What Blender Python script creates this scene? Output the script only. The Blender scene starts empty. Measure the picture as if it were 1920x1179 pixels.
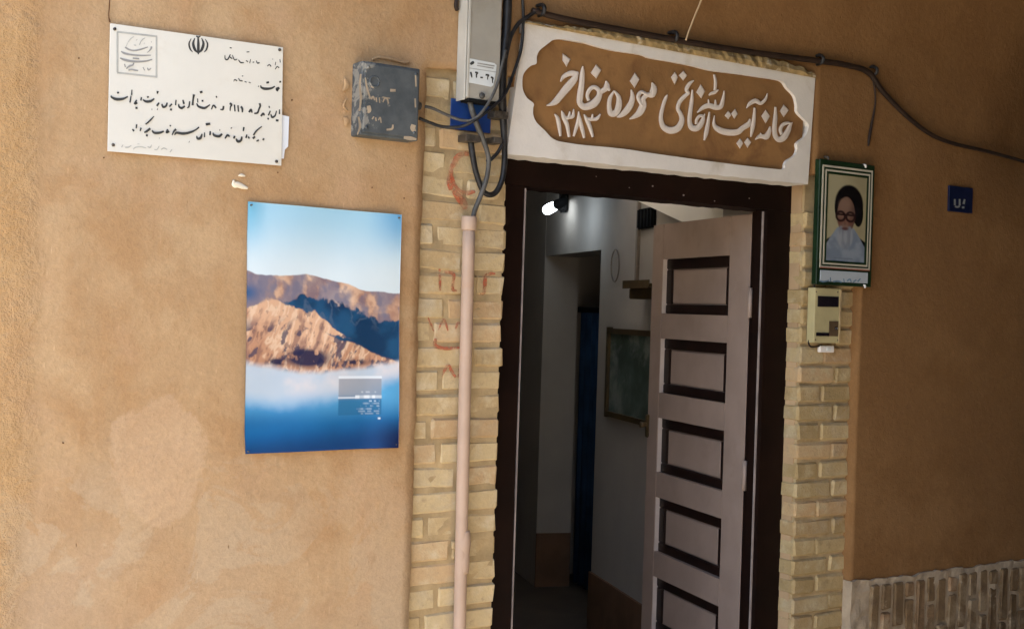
import bpy, bmesh, math, random
import numpy as np
from mathutils import Vector, Matrix
from mathutils.geometry import tessellate_polygon

R = math.radians
random.seed(7)
S = bpy.context.scene
COL = S.collection

# ------------------------------------------------------------------ camera
CAM_POS = Vector((-2.03, -3.0, 1.55))
YAW, PITCH, ROLL = R(33.0), R(-0.19), R(1.81)
FOCAL_PX, PW, PH = 2400.0, 1920.0, 1179.0
fwd = Vector((math.sin(YAW)*math.cos(PITCH), math.cos(YAW)*math.cos(PITCH), math.sin(PITCH)))
r0 = Vector((math.cos(YAW), -math.sin(YAW), 0))
u0 = r0.cross(fwd)
rgt = math.cos(ROLL)*r0 + math.sin(ROLL)*u0
upv = -math.sin(ROLL)*r0 + math.cos(ROLL)*u0
cam = bpy.data.cameras.new('camera')
cam.sensor_width = 36.0
cam.lens = FOCAL_PX/PW*36.0
cam.clip_start, cam.clip_end = 0.05, 500
camo = bpy.data.objects.new('camera', cam)
COL.objects.link(camo)
camo.matrix_world = Matrix(((rgt.x, upv.x, -fwd.x, CAM_POS.x), (rgt.y, upv.y, -fwd.y, CAM_POS.y),
                            (rgt.z, upv.z, -fwd.z, CAM_POS.z), (0, 0, 0, 1)))
S.camera = camo

# ------------------------------------------------------------------ world, sun, exposure
SUN_EL, SUN_AZ = 58.0, -74.0         # sun stands to the left of the house front and a little behind it
W = bpy.data.worlds.new('World'); S.world = W; W.use_nodes = True
wn = W.node_tree.nodes
sky = wn.new('ShaderNodeTexSky'); sky.sky_type = 'NISHITA'; sky.sun_disc = False
sky.sun_elevation = R(SUN_EL); sky.sun_rotation = R(SUN_AZ)
wn['Background'].inputs['Strength'].default_value = 0.12
W.node_tree.links.new(sky.outputs[0], wn['Background'].inputs['Color'])
sl = bpy.data.lights.new('sun', 'SUN'); sl.energy = 4.0; sl.angle = R(0.5); sl.color = (1.0, 0.93, 0.82)
so = bpy.data.objects.new('sun', sl); COL.objects.link(so)
sd = Vector((math.sin(R(SUN_AZ))*math.cos(R(SUN_EL)), math.cos(R(SUN_AZ))*math.cos(R(SUN_EL)), math.sin(R(SUN_EL))))
so.rotation_euler = sd.to_track_quat('Z', 'Y').to_euler()
so.location = (0, 0, 12)
S.view_settings.view_transform = 'Standard'
S.view_settings.look = 'None'
S.view_settings.exposure = 2.62
S.view_settings.gamma = 1.0
S.render.engine = 'CYCLES'
S.cycles.use_denoising = True
S.cycles.max_bounces = 10
S.cycles.diffuse_bounces = 7
S.cycles.sample_clamp_indirect = 6.0

# ------------------------------------------------------------------ survey: photo points measured onto a wall plane y = const
def ray(px, py):
    return fwd*FOCAL_PX + rgt*(px-PW/2) - upv*(py-PH/2)
def at(px, py, y=0.0):
    d = ray(px, py)
    return CAM_POS + d*((y-CAM_POS.y)/d.y)
def on_plane(px, py, p0, ang):
    a = R(ang); n = Vector((math.cos(a), -math.sin(a), 0)); d = ray(px, py)
    return CAM_POS + d*((Vector(p0)-CAM_POS).dot(n)/d.dot(n))

# ------------------------------------------------------------------ numeric noise
def vnoise(x, y, seed=0):
    xi = np.floor(x).astype(np.int64); yi = np.floor(y).astype(np.int64)
    xf = x-xi; yf = y-yi
    def h(a, b):
        n = (a*374761393 + b*668265263 + seed*974634777) & 0xffffffff
        n = ((n ^ (n >> 13))*1274126177) & 0xffffffff
        return ((n ^ (n >> 16)) & 0xffff)/65535.0
    u = xf*xf*(3-2*xf); v = yf*yf*(3-2*yf)
    return (h(xi, yi)*(1-u)+h(xi+1, yi)*u)*(1-v) + (h(xi, yi+1)*(1-u)+h(xi+1, yi+1)*u)*v
def fbm(x, y, oct=4, seed=0):
    x = np.asarray(x, float); y = np.asarray(y, float)
    s = 0; a = .5; t = 0
    for o in range(oct):
        s = s + a*vnoise(x*2**o+17.3*o, y*2**o+9.1*o, seed+o); t += a; a *= .5
    return s/t
def smooth(a, b, x):
    t = np.clip((np.asarray(x, float)-a)/(b-a), 0, 1)
    return t*t*(3-2*t)
def lin(c):
    c = np.asarray(c, float)/255.0
    return np.where(c <= .04045, c/12.92, ((c+.055)/1.055)**2.4)
def srgb(r, g, b):
    l = lin((r, g, b)); return (float(l[0]), float(l[1]), float(l[2]), 1.0)

# ------------------------------------------------------------------ materials
class NT:
    def __init__(s, name):
        s.m = bpy.data.materials.new(name); s.m.use_nodes = True
        s.t = s.m.node_tree; s.n = s.t.nodes; s.b = s.n['Principled BSDF']
    def add(s, typ, **kw):
        nd = s.n.new(typ)
        for k, v in kw.items():
            if k.startswith('i_'):
                key = k[2:]; key = int(key) if key.isdigit() else key.replace('_', ' ')
                nd.inputs[key].default_value = v
            else: setattr(nd, k, v)
        return nd
    def link(s, a, b): s.t.links.new(a, b)
    def coord(s, scale=None):
        tc = s.add('ShaderNodeTexCoord')
        if scale is None: return tc.outputs['Object']
        mp = s.add('ShaderNodeMapping'); mp.inputs['Scale'].default_value = scale
        s.link(tc.outputs['Object'], mp.inputs['Vector']); return mp.outputs[0]
    def noise(s, vec, scale, detail=4, rough=.55, dist=0):
        nd = s.add('ShaderNodeTexNoise'); nd.inputs['Scale'].default_value = scale
        nd.inputs['Detail'].default_value = detail; nd.inputs['Roughness'].default_value = rough
        nd.inputs['Distortion'].default_value = dist
        s.link(vec, nd.inputs['Vector']); return nd.outputs['Fac']
    def ramp(s, fac, a, b, lo=0.0, hi=1.0):
        nd = s.add('ShaderNodeMapRange'); nd.interpolation_type = 'SMOOTHSTEP'
        for k, v in (('From Min', a), ('From Max', b), ('To Min', lo), ('To Max', hi)): nd.inputs[k].default_value = v
        s.link(fac, nd.inputs['Value']); return nd.outputs[0]
    def math(s, op, a, b=None):
        nd = s.add('ShaderNodeMath', operation=op)
        for i, v in enumerate((a, b)):
            if v is None: continue
            if isinstance(v, (int, float)): nd.inputs[i].default_value = v
            else: s.link(v, nd.inputs[i])
        return nd.outputs[0]
    def mix(s, fac, a, b, mode='MIX'):
        nd = s.add('ShaderNodeMix', data_type='RGBA', blend_type=mode)
        for sock, v in ((nd.inputs[0], fac), (nd.inputs[6], a), (nd.inputs[7], b)):
            if isinstance(v, (int, float)): sock.default_value = v
            elif isinstance(v, tuple): sock.default_value = v if len(v) == 4 else v+(1,)
            else: s.link(v, sock)
        return nd.outputs[2]
    def bump(s, h, strength=.4, dist=.005):
        nd = s.add('ShaderNodeBump'); nd.inputs['Strength'].default_value = strength
        nd.inputs['Distance'].default_value = dist
        s.link(h, nd.inputs['Height']); s.link(nd.outputs[0], s.b.inputs['Normal'])
    def done(s, col=None, rough=.8, spec=.3, metal=0.0):
        if col is not None:
            if isinstance(col, tuple): s.b.inputs['Base Color'].default_value = col if len(col) == 4 else col+(1,)
            else: s.link(col, s.b.inputs['Base Color'])
        if isinstance(rough, (int, float)): s.b.inputs['Roughness'].default_value = rough
        else: s.link(rough, s.b.inputs['Roughness'])
        s.b.inputs['Specular IOR Level'].default_value = spec
        s.b.inputs['Metallic'].default_value = metal
        return s.m

def worn(name, col, rough=.7, var=.18, scale=9, bscale=70, bump=.15, dirt=None, dirt_amt=.5, dscale=5, spec=.3, metal=0.0):
    t = NT(name); v = t.coord()
    n1 = t.noise(v, scale, 5); n2 = t.noise(v, bscale, 3)
    dark = tuple(c*(1-var) for c in col[:3]); lite = tuple(min(1, c*(1+var)) for c in col[:3])
    c = t.mix(t.ramp(n1, .3, .7), dark, lite)
    if dirt is not None:
        d = t.noise(v, dscale, 6, .65, .3)
        c = t.mix(t.ramp(d, 1-dirt_amt-.12, 1-dirt_amt+.12), c, dirt)
    t.bump(n2, bump, .003)
    return t.done(c, rough, spec, metal)

def plaster_mat():
    t = NT('clay_plaster'); v = t.coord()
    sep = t.add('ShaderNodeSeparateXYZ'); t.link(v, sep.inputs[0]); X, Y, Z = sep.outputs
    big = t.noise(v, 1.5, 5, .6, .4); mid = t.noise(v, 5.5, 6, .6, .3); fine = t.noise(v, 55, 4, .6); grain = t.noise(v, 150, 4, .7)
    light = t.mix(t.ramp(big, .33, .67), (.412, .258, .132), (.462, .312, .172))
    light = t.mix(t.ramp(mid, .42, .66), light, (.392, .236, .115))
    light = t.mix(t.ramp(t.noise(v, 3.1, 5, .6, .8), .50, .70, 0, .6), light, (.455, .290, .166))
    light = t.mix(t.ramp(t.noise(t.coord((9, 9, 1.6)), 1.6, 4, .6), .52, .70, 0, .5), light, (.395, .262, .142))
    # pale salt bloom low on the wall
    zn = t.math('ADD', Z, t.math('MULTIPLY', t.math('SUBTRACT', big, .5), 1.5))
    light = t.mix(t.ramp(zn, 1.30, .75, 0, .7), light, (.430, .315, .205))
    bloom = t.noise(v, 3.6, 7, .62, .9)
    light = t.mix(t.math('MULTIPLY', t.ramp(bloom, .500, .535, 0, .55), t.ramp(zn, 1.45, 1.0)), light, (.46, .352, .232))
    light = t.mix(t.math('MULTIPLY', t.ramp(t.noise(v, 6.1, 7, .66, 1.2), .57, .60, 0, .5), t.ramp(zn, 1.6, 1.1)), light, (.385, .25, .14))
    # re-plastered pale patch beside the poster
    px = t.math('DIVIDE', t.math('SUBTRACT', X, -1.075), .125)
    pz = t.math('DIVIDE', t.math('SUBTRACT', Z, 1.285), .145)
    rr = t.math('SQRT', t.math('ADD', t.math('MULTIPLY', px, px), t.math('MULTIPLY', pz, pz)))
    rr = t.math('ADD', rr, t.math('MULTIPLY', t.math('SUBTRACT', t.noise(v, 7, 6, .65), .5), 1.5))
    light = t.mix(t.ramp(rr, 1.08, .92, 0, .38), light, (.55, .39, .25))
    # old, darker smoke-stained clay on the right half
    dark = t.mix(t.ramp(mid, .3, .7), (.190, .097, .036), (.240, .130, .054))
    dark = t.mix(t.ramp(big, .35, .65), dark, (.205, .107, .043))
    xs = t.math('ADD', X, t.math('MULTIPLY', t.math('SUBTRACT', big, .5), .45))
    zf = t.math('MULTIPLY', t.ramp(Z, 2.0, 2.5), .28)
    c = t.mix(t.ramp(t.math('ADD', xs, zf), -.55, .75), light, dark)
    # straw flecks, pits and pin marks
    st = t.add('ShaderNodeTexVoronoi'); st.inputs['Scale'].default_value = 38
    mp = t.add('ShaderNodeMapping'); mp.inputs['Scale'].default_value = (1.0, 1, .45); mp.inputs['Rotation'].default_value = (0, .35, 0)
    t.link(v, mp.inputs[0]); t.link(mp.outputs[0], st.inputs['Vector'])
    fl = t.math('MULTIPLY', t.ramp(st.outputs['Distance'], .10, .02), t.ramp(t.noise(v, 7, 3), .56, .64))
    for k_, (sc_, rot_, zz_, th_) in enumerate(((60, .9, .22, .60), (75, -.6, .2, .57), (50, 1.5, .18, .60))):
        vs_ = t.add('ShaderNodeTexVoronoi'); vs_.inputs['Scale'].default_value = sc_
        m_ = t.add('ShaderNodeMapping'); m_.inputs['Scale'].default_value = (1, 1, zz_); m_.inputs['Rotation'].default_value = (0, rot_, 0); m_.inputs['Location'].default_value = (k_*3.1, 0, k_)
        t.link(v, m_.inputs[0]); t.link(m_.outputs[0], vs_.inputs['Vector'])
        f_ = t.math('MULTIPLY', t.ramp(vs_.outputs['Distance'], .13, .05), t.ramp(t.noise(v, 5+3*k_, 3), th_-.1, th_))
        c = t.mix(t.math('MULTIPLY', f_, (.55, .4, .5)[k_]), c, t.mix(1.0, c, ((1.38, 1.42, 1.5, 1), (.6, .56, .5, 1), (1.3, 1.34, 1.4, 1))[k_], 'MULTIPLY'))
    c = t.mix(t.math('MULTIPLY', fl, .55), c, (.20, .095, .035))
    st2 = t.add('ShaderNodeTexVoronoi'); st2.inputs['Scale'].default_value = 26; t.link(v, st2.inputs['Vector'])
    fl2 = t.math('MULTIPLY', t.ramp(st2.outputs['Distance'], .09, .03), t.ramp(t.noise(v, 4.3, 3), .60, .66))
    c = t.mix(t.math('MULTIPLY', fl2, .5), c, t.mix(1.0, c, (1.5, 1.6, 1.8, 1), 'MULTIPLY'))
    c = t.mix(.5, c, t.mix(fine, (.72, .72, .72), (1.25, 1.22, 1.18)), 'MULTIPLY')
    c = t.mix(.42, c, t.mix(grain, (.55, .54, .52), (1.45, 1.45, 1.45)), 'MULTIPLY')
    # rough float marks towards the arch edge on the left
    edge = t.ramp(t.math('ADD', X, t.math('MULTIPLY', mid, .12)), -1.29, -1.36)
    c = t.mix(t.math('MULTIPLY', edge, .35), c, (.56, .33, .13))
    rough_h = t.math('MULTIPLY', t.math('MULTIPLY', t.noise(v, 42, 5, .75), edge), 6.0)
    h = t.math('ADD', t.math('ADD', t.math('MULTIPLY', fine, .7), t.math('MULTIPLY', grain, .35)), t.math('SUBTRACT', t.math('ADD', rough_h, mid), fl))
    t.bump(h, .55, .006)
    return t.done(c, .92, .12)

def brick_mat(name, a, b, c3, bump=.4):
    t = NT(name); v = t.coord(); oi = t.add('ShaderNodeObjectInfo'); rnd = oi.outputs['Random']
    off = t.add('ShaderNodeVectorMath', operation='ADD'); cx = t.add('ShaderNodeCombineXYZ')
    for i in range(3): t.link(t.math('MULTIPLY', rnd, 13.7+5*i), cx.inputs[i])
    t.link(v, off.inputs[0]); t.link(cx.outputs[0], off.inputs[1]); v2 = off.outputs[0]
    n = t.noise(v2, 14, 5, .65); f = t.noise(v2, 110, 4, .65); g = t.noise(v2, 30, 4, .7)
    col = t.mix(t.ramp(rnd, .05, .95), a, b)
    col = t.mix(t.ramp(t.math('FRACT', t.math('MULTIPLY', rnd, 7.3)), .75, .95, 0, .5), col, (.47, .285, .155))
    col = t.mix(t.ramp(n, .45, .75), col, c3)
    col = t.mix(.5, col, t.mix(f, (.7, .7, .7), (1.3, 1.3, 1.28)), 'MULTIPLY')
    col = t.mix(t.ramp(g, .56, .70, 0, .45), col, (a[0]*.62, a[1]*.62, a[2]*.72))
    wv = t.add('ShaderNodeNewGeometry').outputs['Position']
    col = t.mix(t.ramp(t.noise(wv, 6, 6, .68, .5), .50, .66, 0, .5), col, (.40, .315, .205))
    col = t.mix(t.ramp(t.noise(wv, 17, 5, .7), .60, .72, 0, .6), col, (.52, .43, .30))
    t.bump(t.math('ADD', f, t.math('MULTIPLY', g, 1.2)), bump, .004)
    return t.done(col, .9, .15)

def vcol_mat(name, rough=.45, spec=.4, bump=0):
    t = NT(name); a = t.add('ShaderNodeVertexColor'); a.layer_name = 'print'
    if bump: t.bump(t.noise(t.coord(), 25, 2), bump, .004)
    return t.done(a.outputs['Color'], rough, spec)

def faded_mat(name, col, a, b, scale):
    t = NT(name); v = t.coord(); n = t.noise(v, scale, 5, .7)
    t.link(t.ramp(n, .30, .62, a, b), t.b.inputs['Alpha'])
    return t.done(col, .9, .1)

M = {}
M['plaster'] = plaster_mat()
M['brick'] = brick_mat('yellow_brick', (.435, .312, .160), (.54, .415, .232), (.57, .465, .30))
M['brick_r'] = brick_mat('darker_yellow_brick', (.33, .235, .11), (.45, .335, .17), (.47, .375, .22), .7)  # yellow brick in a darker tone for the right pier
M['brick_old'] = brick_mat('grey_brown_brick', (.14, .088, .044), (.22, .145, .075), (.12, .076, .042), .6)
M['mortar'] = worn('pale_mortar', (.375, .272, .142), .95, .2, 14, 90, .5)
M['mortar_grey'] = worn('grey_mortar', (.36, .28, .19), .95, .2, 14, 90, .5)
M['mortar_old'] = worn('old_yellow_mortar', (.27, .19, .085), .95, .35, 22, 90, .6, (.50, .44, .33), .36, 30)
M['core'] = worn('mud_brick', (.40, .27, .15), .95, .15, 4)
M['frame'] = worn('dark_brown_paint', (.0085, .0032, .0018), .6, .3, 6, 40, .12, (.035, .02, .013), .26, 16, .12)
M['strip'] = worn('bare_frame_edge', (.28, .235, .215), .6, .2, 20)
M['leaf'] = worn('mauve_door_paint', (.355, .262, .212), .5, .06, 7, 45, .10, (.315, .228, .182), .36, 8, .35)
M['leaf_lit'] = worn('daylit_door_paint', (.58, .50, .45), .5, .08, 9)  # door paint lightened to stand for daylight on the recess sides
M['mould'] = worn('brown_moulding_paint', (.016, .007, .005), .4, .25, 12, 60, .08, None, .5, 5, .4)
M['white'] = worn('white_sign_plaster', (.645, .60, .54), .85, .06, 6, 80, .25, (.52, .46, .38), .36, 7)
M['field'] = worn('brown_cartouche_paint', (.245, .125, .044), .85, .16, 5, 75, .3, (.18, .085, .03), .42, 8)
M['letter'] = worn('cream_letter_paint', (.63, .55, .475), .8, .08, 12, 90, .2)
M['plaque'] = worn('enamel_plaque', (.675, .64, .55), .45, .04, 4, 30, .04, (.62, .56, .45), .33, 7, .45)
M['ink'] = worn('black_ink', (.045, .045, .042), .5, .2, 20)
M['ink_grey'] = worn('grey_ink', (.30, .29, .265), .55, .2, 20)
M['ink_pale'] = worn('pale_ink', (.42, .41, .36), .55, .15, 20)
M['screw'] = worn('rusted_screw', (.09, .075, .06), .5, .4, 60, metal=.5)
M['paper'] = worn('white_paper', (.72, .74, .76), .8, .03, 4)
M['poster'] = vcol_mat('glossy_poster_print', .38, .4, .1)
M['photo'] = vcol_mat('portrait_print', .30, .4)
M['steel'] = worn('grey_box_paint', (.33, .305, .255), .5, .12, 5, 40, .06, (.26, .225, .17), .38, 9)
M['steel_lt'] = worn('pale_grey_box_paint', (.46, .43, .365), .45, .1, 6)
M['label'] = worn('meter_label', (.62, .64, .62), .5, .04, 10)
M['cable'] = worn('black_cable', (.018, .017, .017), .45, .4, 30, dirt=(.07, .06, .05), dirt_amt=.35, dscale=14)
M['cable_gr'] = worn('grey_cable', (.075, .07, .062), .5, .25, 30, dirt=(.17, .15, .12), dirt_amt=.35, dscale=25)
M['cable_br'] = worn('brown_cable', (.024, .013, .008), .6, .3, 25)
M['string'] = worn('tan_string', (.50, .35, .20), .8)
M['pipe'] = worn('beige_painted_pipe', (.43, .30, .215), .55, .08, 7, 60, .15, (.43, .275, .18), .35, 9)
M['blue'] = worn('blue_enamel', (.013, .045, .19), .35, .2, 8, 40, .05, (.02, .085, .17), .4, 8, .5)
M['blue_dk'] = worn('dark_blue_enamel', (.007, .011, .038), .35, .2, 8)
M['digit'] = worn('dull_white_digit', (.22, .235, .235), .6)
M['red'] = faded_mat('faded_red_paint', (.40, .10, .05), .05, .75, 60)
M['red_pale'] = faded_mat('washed_red_paint', (.45, .10, .045), .15, .75, 22)
M['filler'] = worn('cream_filler', (.76, .66, .49), .9, .08, 30)
M['green'] = worn('dark_green_frame', (.008, .022, .008), .4, .25, 9)
M['cream'] = worn('cream_border', (.44, .40, .31), .6, .06, 9)
M['redline'] = worn('red_border', (.30, .09, .06), .6)
M['caption'] = worn('caption_card', (.36, .40, .43), .6, .05, 9)
M['capink'] = worn('caption_ink', (.12, .19, .26), .6)
M['inter'] = worn('beige_intercom_plastic', (.42, .36, .19), .45, .08, 9)
M['inter_dk'] = worn('intercom_window', (.012, .009, .013), .15, .2, 9, spec=.6)
M['inter_br'] = worn('intercom_grille', (.085, .055, .030), .5)
M['wplastic'] = worn('white_plastic', (.72, .68, .64), .4, .04, 9)
M['iwall'] = worn('grey_white_interior_plaster', (.37, .335, .295), .9, .06, 3, 60, .2)
M['iwhite'] = worn('white_gypsum', (.78, .74, .66), .9, .04, 5)
M['iwains'] = worn('brown_wainscot', (.16, .085, .045), .7, .2, 5, 40, .2)
M['ifloor'] = worn('dark_floor_tile', (.10, .075, .055), .6, .2, 4)
M['bluedoor'] = worn('blue_cloth', (.009, .032, .075), .8, .3, 6, 30, .3)
M['wood'] = worn('dark_wood', (.07, .045, .018), .5, .3, 10, 50, .15)
M['picglass'] = worn('picture_print', (.09, .125, .105), .2, .4, 5, dirt=(.24, .26, .24), dirt_amt=.42, dscale=6)
M['picring'] = worn('ring_paint', (.20, .165, .13), .7)
M['black'] = worn('black_plastic', (.008, .008, .008), .9, spec=.1)
M['ground'] = worn('sandy_paving', (.40, .36, .30), .95, .15, 3, 30, .3)
M['alley'] = worn('alley_clay_plaster', (.46, .40, .32), .95, .12, 2, 40, .3)
M['vault'] = worn('vault_clay_plaster', (.12, .075, .04), .95, .15, 2, 40, .3)

def jbox_mat():
    t = NT('weathered_grey_box'); v = t.coord()
    n = t.noise(v, 16, 5, .65); f = t.noise(v, 60, 4)
    c = t.mix(t.ramp(n, .3, .7), (.060, .068, .071), (.10, .108, .108))
    sp = t.noise(v, 22, 6, .72, .6)
    sep = t.add('ShaderNodeSeparateXYZ'); t.link(v, sep.inputs[0])
    left = t.ramp(sep.outputs[0], .01, -.095, 0, .16)
    m = t.math('MULTIPLY', t.ramp(t.math('ADD', sp, left), .66, .72), .75)
    c = t.mix(m, c, (.30, .28, .235))
    t.bump(t.math('ADD', f, m), .3, .002)
    return t.done(c, .6, .3, .1)
M['jbox'] = jbox_mat()

def emis(name, col, st):
    m = bpy.data.materials.new(name); m.use_nodes = True; b = m.node_tree.nodes['Principled BSDF']
    b.inputs['Base Color'].default_value = (.8, .8, .8, 1)
    b.inputs['Emission Color'].default_value = col; b.inputs['Emission Strength'].default_value = st
    return m
M['bulb'] = emis('lit_bulb', (.82, .92, 1, 1), 2.6)

# ------------------------------------------------------------------ object helpers
def thing(name, label, cat, loc=(0, 0, 0), group=None):
    o = bpy.data.objects.new(name, None); COL.objects.link(o); o.empty_display_size = .05
    o.location = loc; o['label'] = label; o['category'] = cat
    if group: o['group'] = group
    return o
def tag(o, label, cat, group=None):
    o['label'] = label; o['category'] = cat
    if group: o['group'] = group
    return o
def wloc(o):
    l = Vector((0, 0, 0))
    while o is not None: l += o.location; o = o.parent
    return l
def obj(name, bm, mat, parent=None, smooth_f=False, origin=None, recalc=True):
    """links a bmesh given in world coordinates as one mesh object"""
    if recalc: bmesh.ops.recalc_face_normals(bm, faces=bm.faces)
    if origin is None:
        if parent is not None: origin = wloc(parent)
        else:
            cs = [v.co for v in bm.verts]
            origin = Vector(((min(c.x for c in cs)+max(c.x for c in cs))/2, (min(c.y for c in cs)+max(c.y for c in cs))/2, min(c.z for c in cs)))
    origin = Vector(origin)
    bmesh.ops.translate(bm, verts=bm.verts, vec=-origin)
    me = bpy.data.meshes.new(name); bm.to_mesh(me); bm.free()
    if smooth_f:
        for p in me.polygons: p.use_smooth = True
    if mat is not None: me.materials.append(mat)
    o = bpy.data.objects.new(name, me); COL.objects.link(o)
    if parent is not None:
        o.parent = parent; o.location = origin - wloc(parent)
    else: o.location = origin
    return o
def struct(o): o['kind'] = 'structure'; return o

def bm_box(x0, x1, y0, y1, z0, z1, bevel=0.0, seg=2, bm=None):
    b = bmesh.new()
    vs = [b.verts.new((x, y, z)) for z in (z0, z1) for y in (y0, y1) for x in (x0, x1)]
    for f in ((0, 2, 3, 1), (4, 5, 7, 6), (0, 1, 5, 4), (2, 6, 7, 3), (0, 4, 6, 2), (1, 3, 7, 5)): b.faces.new([vs[i] for i in f])
    if bevel > 0: bmesh.ops.bevel(b, geom=b.edges[:], offset=bevel, segments=seg, affect='EDGES', profile=.6)
    if bm is None: return b
    me = bpy.data.meshes.new('tmp'); b.to_mesh(me); b.free(); bm.from_mesh(me); bpy.data.meshes.remove(me)
    return bm
def box(name, x0, x1, y0, y1, z0, z1, mat, parent=None, bevel=0.0, seg=2):
    return obj(name, bm_box(x0, x1, y0, y1, z0, z1, bevel, seg), mat, parent)
def add_quadgrid(bm, pts):
    """pts: 2D list of Vectors -> quads"""
    vs = [[bm.verts.new(p) for p in row] for row in pts]
    for i in range(len(vs)-1):
        for j in range(len(vs[0])-1):
            bm.faces.new((vs[i][j], vs[i+1][j], vs[i+1][j+1], vs[i][j+1]))
    return vs
def extrude_poly(bm, outer, holes, ya, yb):
    """polygon of (x, z) with holes, from y = ya (front) to yb (back)"""
    loops = [outer]+list(holes)
    flat = [p for l in loops for p in l]
    tris = tessellate_polygon([[Vector((p[0], p[1], 0)) for p in l] for l in loops])
    F = [bm.verts.new((p[0], ya, p[1])) for p in flat]; B = [bm.verts.new((p[0], yb, p[1])) for p in flat]
    if not holes:
        bm.faces.new(F); bm.faces.new(B[::-1]); tris = []
    for t in tris:
        try:
            bm.faces.new([F[i] for i in t]); bm.faces.new([B[i] for i in reversed(t)])
        except ValueError: pass
    k = 0
    for l in loops:
        n = len(l)
        for i in range(n):
            a, b = k+i, k+(i+1) % n
            bm.faces.new((F[a], F[b], B[b], B[a]))
        k += n
def crom(pts, n=6):
    """Catmull-Rom through tuples"""
    P = [np.array(p, float) for p in pts]
    if len(P) < 3:
        return [P[0]+(P[-1]-P[0])*i/n for i in range(n+1)]
    P = [2*P[0]-P[1]]+P+[2*P[-1]-P[-2]]
    out = []
    for i in range(1, len(P)-2):
        for k in range(n):
            t = k/n
            out.append(.5*((2*P[i])+(-P[i-1]+P[i+1])*t+(2*P[i-1]-5*P[i]+4*P[i+1]-P[i+2])*t*t+(-P[i-1]+3*P[i]-3*P[i+1]+P[i+2])*t**3))
    out.append(P[-2]); return out
def add_tube(bm, pts, rad, sides=8, n=6):
    """tube through world points, rad number or list"""
    rr = rad if isinstance(rad, (list, tuple)) else [rad]*len(pts)
    C = crom([tuple(p)+(r,) for p, r in zip(pts, rr)], n)
    rings = []; prev = None
    for i, c in enumerate(C):
        a = C[max(0, i-1)]; b = C[min(len(C)-1, i+1)]
        d = Vector(b[:3]-a[:3])
        if d.length < 1e-9: d = prev or Vector((0, 0, 1))
        d.normalize(); prev = d
        ref = Vector((0, 1, 0)) if abs(d.y) < .9 else Vector((1, 0, 0))
        e1 = d.cross(ref).normalized(); e2 = d.cross(e1)
        rings.append([bm.verts.new(Vector(c[:3])+(e1*math.cos(t)+e2*math.sin(t))*c[3]) for t in [2*math.pi*k/sides for k in range(sides)]])
    for i in range(len(rings)-1):
        for k in range(sides):
            bm.faces.new((rings[i][k], rings[i][(k+1) % sides], rings[i+1][(k+1) % sides], rings[i+1][k]))
    bm.faces.new(rings[0]); bm.faces.new(rings[-1])
def tube(name, pts, rad, mat, parent=None, sides=8, n=6):
    bm = bmesh.new(); add_tube(bm, pts, rad, sides, n); return obj(name, bm, mat, parent, True)
def stroke_sides(pts, n=5):
    C = crom(pts, n); L, Rr = [], []
    for i, c in enumerate(C):
        a = C[max(0, i-1)]; b = C[min(len(C)-1, i+1)]; d = b[:2]-a[:2]; l = np.hypot(*d) or 1
        nx, ny = -d[1]/l, d[0]/l; r = max(c[2], .5)
        L.append((c[0]+nx*r, c[1]+ny*r)); Rr.append((c[0]-nx*r, c[1]-ny*r))
    return C, L, Rr
def add_stroke(bm, pts, tr, y, h=0.0, n=5):
    """brush stroke in sheet units (x, y, halfwidth); tr maps to a wall point at depth y; h = relief height"""
    C, L, Rr = stroke_sides(pts, n)
    if h <= 0:
        vs = [(bm.verts.new(tr(*l, y)), bm.verts.new(tr(*r, y))) for l, r in zip(L, Rr)]
        for i in range(len(vs)-1): bm.faces.new((vs[i][0], vs[i+1][0], vs[i+1][1], vs[i][1]))
        return
    rows = []
    for c, l, r in zip(C, L, Rr):
        m = lambda p, q, k: (p[0]+(q[0]-p[0])*k, p[1]+(q[1]-p[1])*k)
        rows.append([bm.verts.new(tr(*l, y)), bm.verts.new(tr(*m(l, r, .07), y-h*.85)), bm.verts.new(tr(*m(l, r, .5), y-h)),
                     bm.verts.new(tr(*m(l, r, .93), y-h*.85)), bm.verts.new(tr(*r, y))])
    for i in range(len(rows)-1):
        for k in range(4): bm.faces.new((rows[i][k], rows[i+1][k], rows[i+1][k+1], rows[i][k+1]))
    bm.faces.new(rows[0]); bm.faces.new(rows[-1])
def add_patch(bm, poly, tr, y, h=0.0):
    """flat or raised polygon in sheet units"""
    n = len(poly); cx = sum(p[0] for p in poly)/n; cy = sum(p[1] for p in poly)/n
    base = [bm.verts.new(tr(p[0], p[1], y)) for p in poly]
    if h <= 0: bm.faces.new(base); return
    top = [bm.verts.new(tr(cx+(p[0]-cx)*.86, cy+(p[1]-cy)*.86, y-h*.9)) for p in poly]
    ce = bm.verts.new(tr(cx, cy, y-h))
    for i in range(n):
        j = (i+1) % n
        bm.faces.new((base[i], base[j], top[j], top[i])); bm.faces.new((top[i], top[j], ce))
def crop(x0, y0, s, dy=0.0):
    """sheet units of an enlarged detail -> wall point"""
    return lambda x, y, d: at(x0+x/s, y0+y/s, d)

# ================================================================== STRUCTURE
GZ = -.12
struct(obj('alley_ground', (lambda b: (add_quadgrid(b, [[Vector((x, y, GZ)) for y in (-60, -3.9, 0.02, 60)] for x in (-60, -1.0, 7, 60)]), b)[1])(bmesh.new()), M['ground']))
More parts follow.
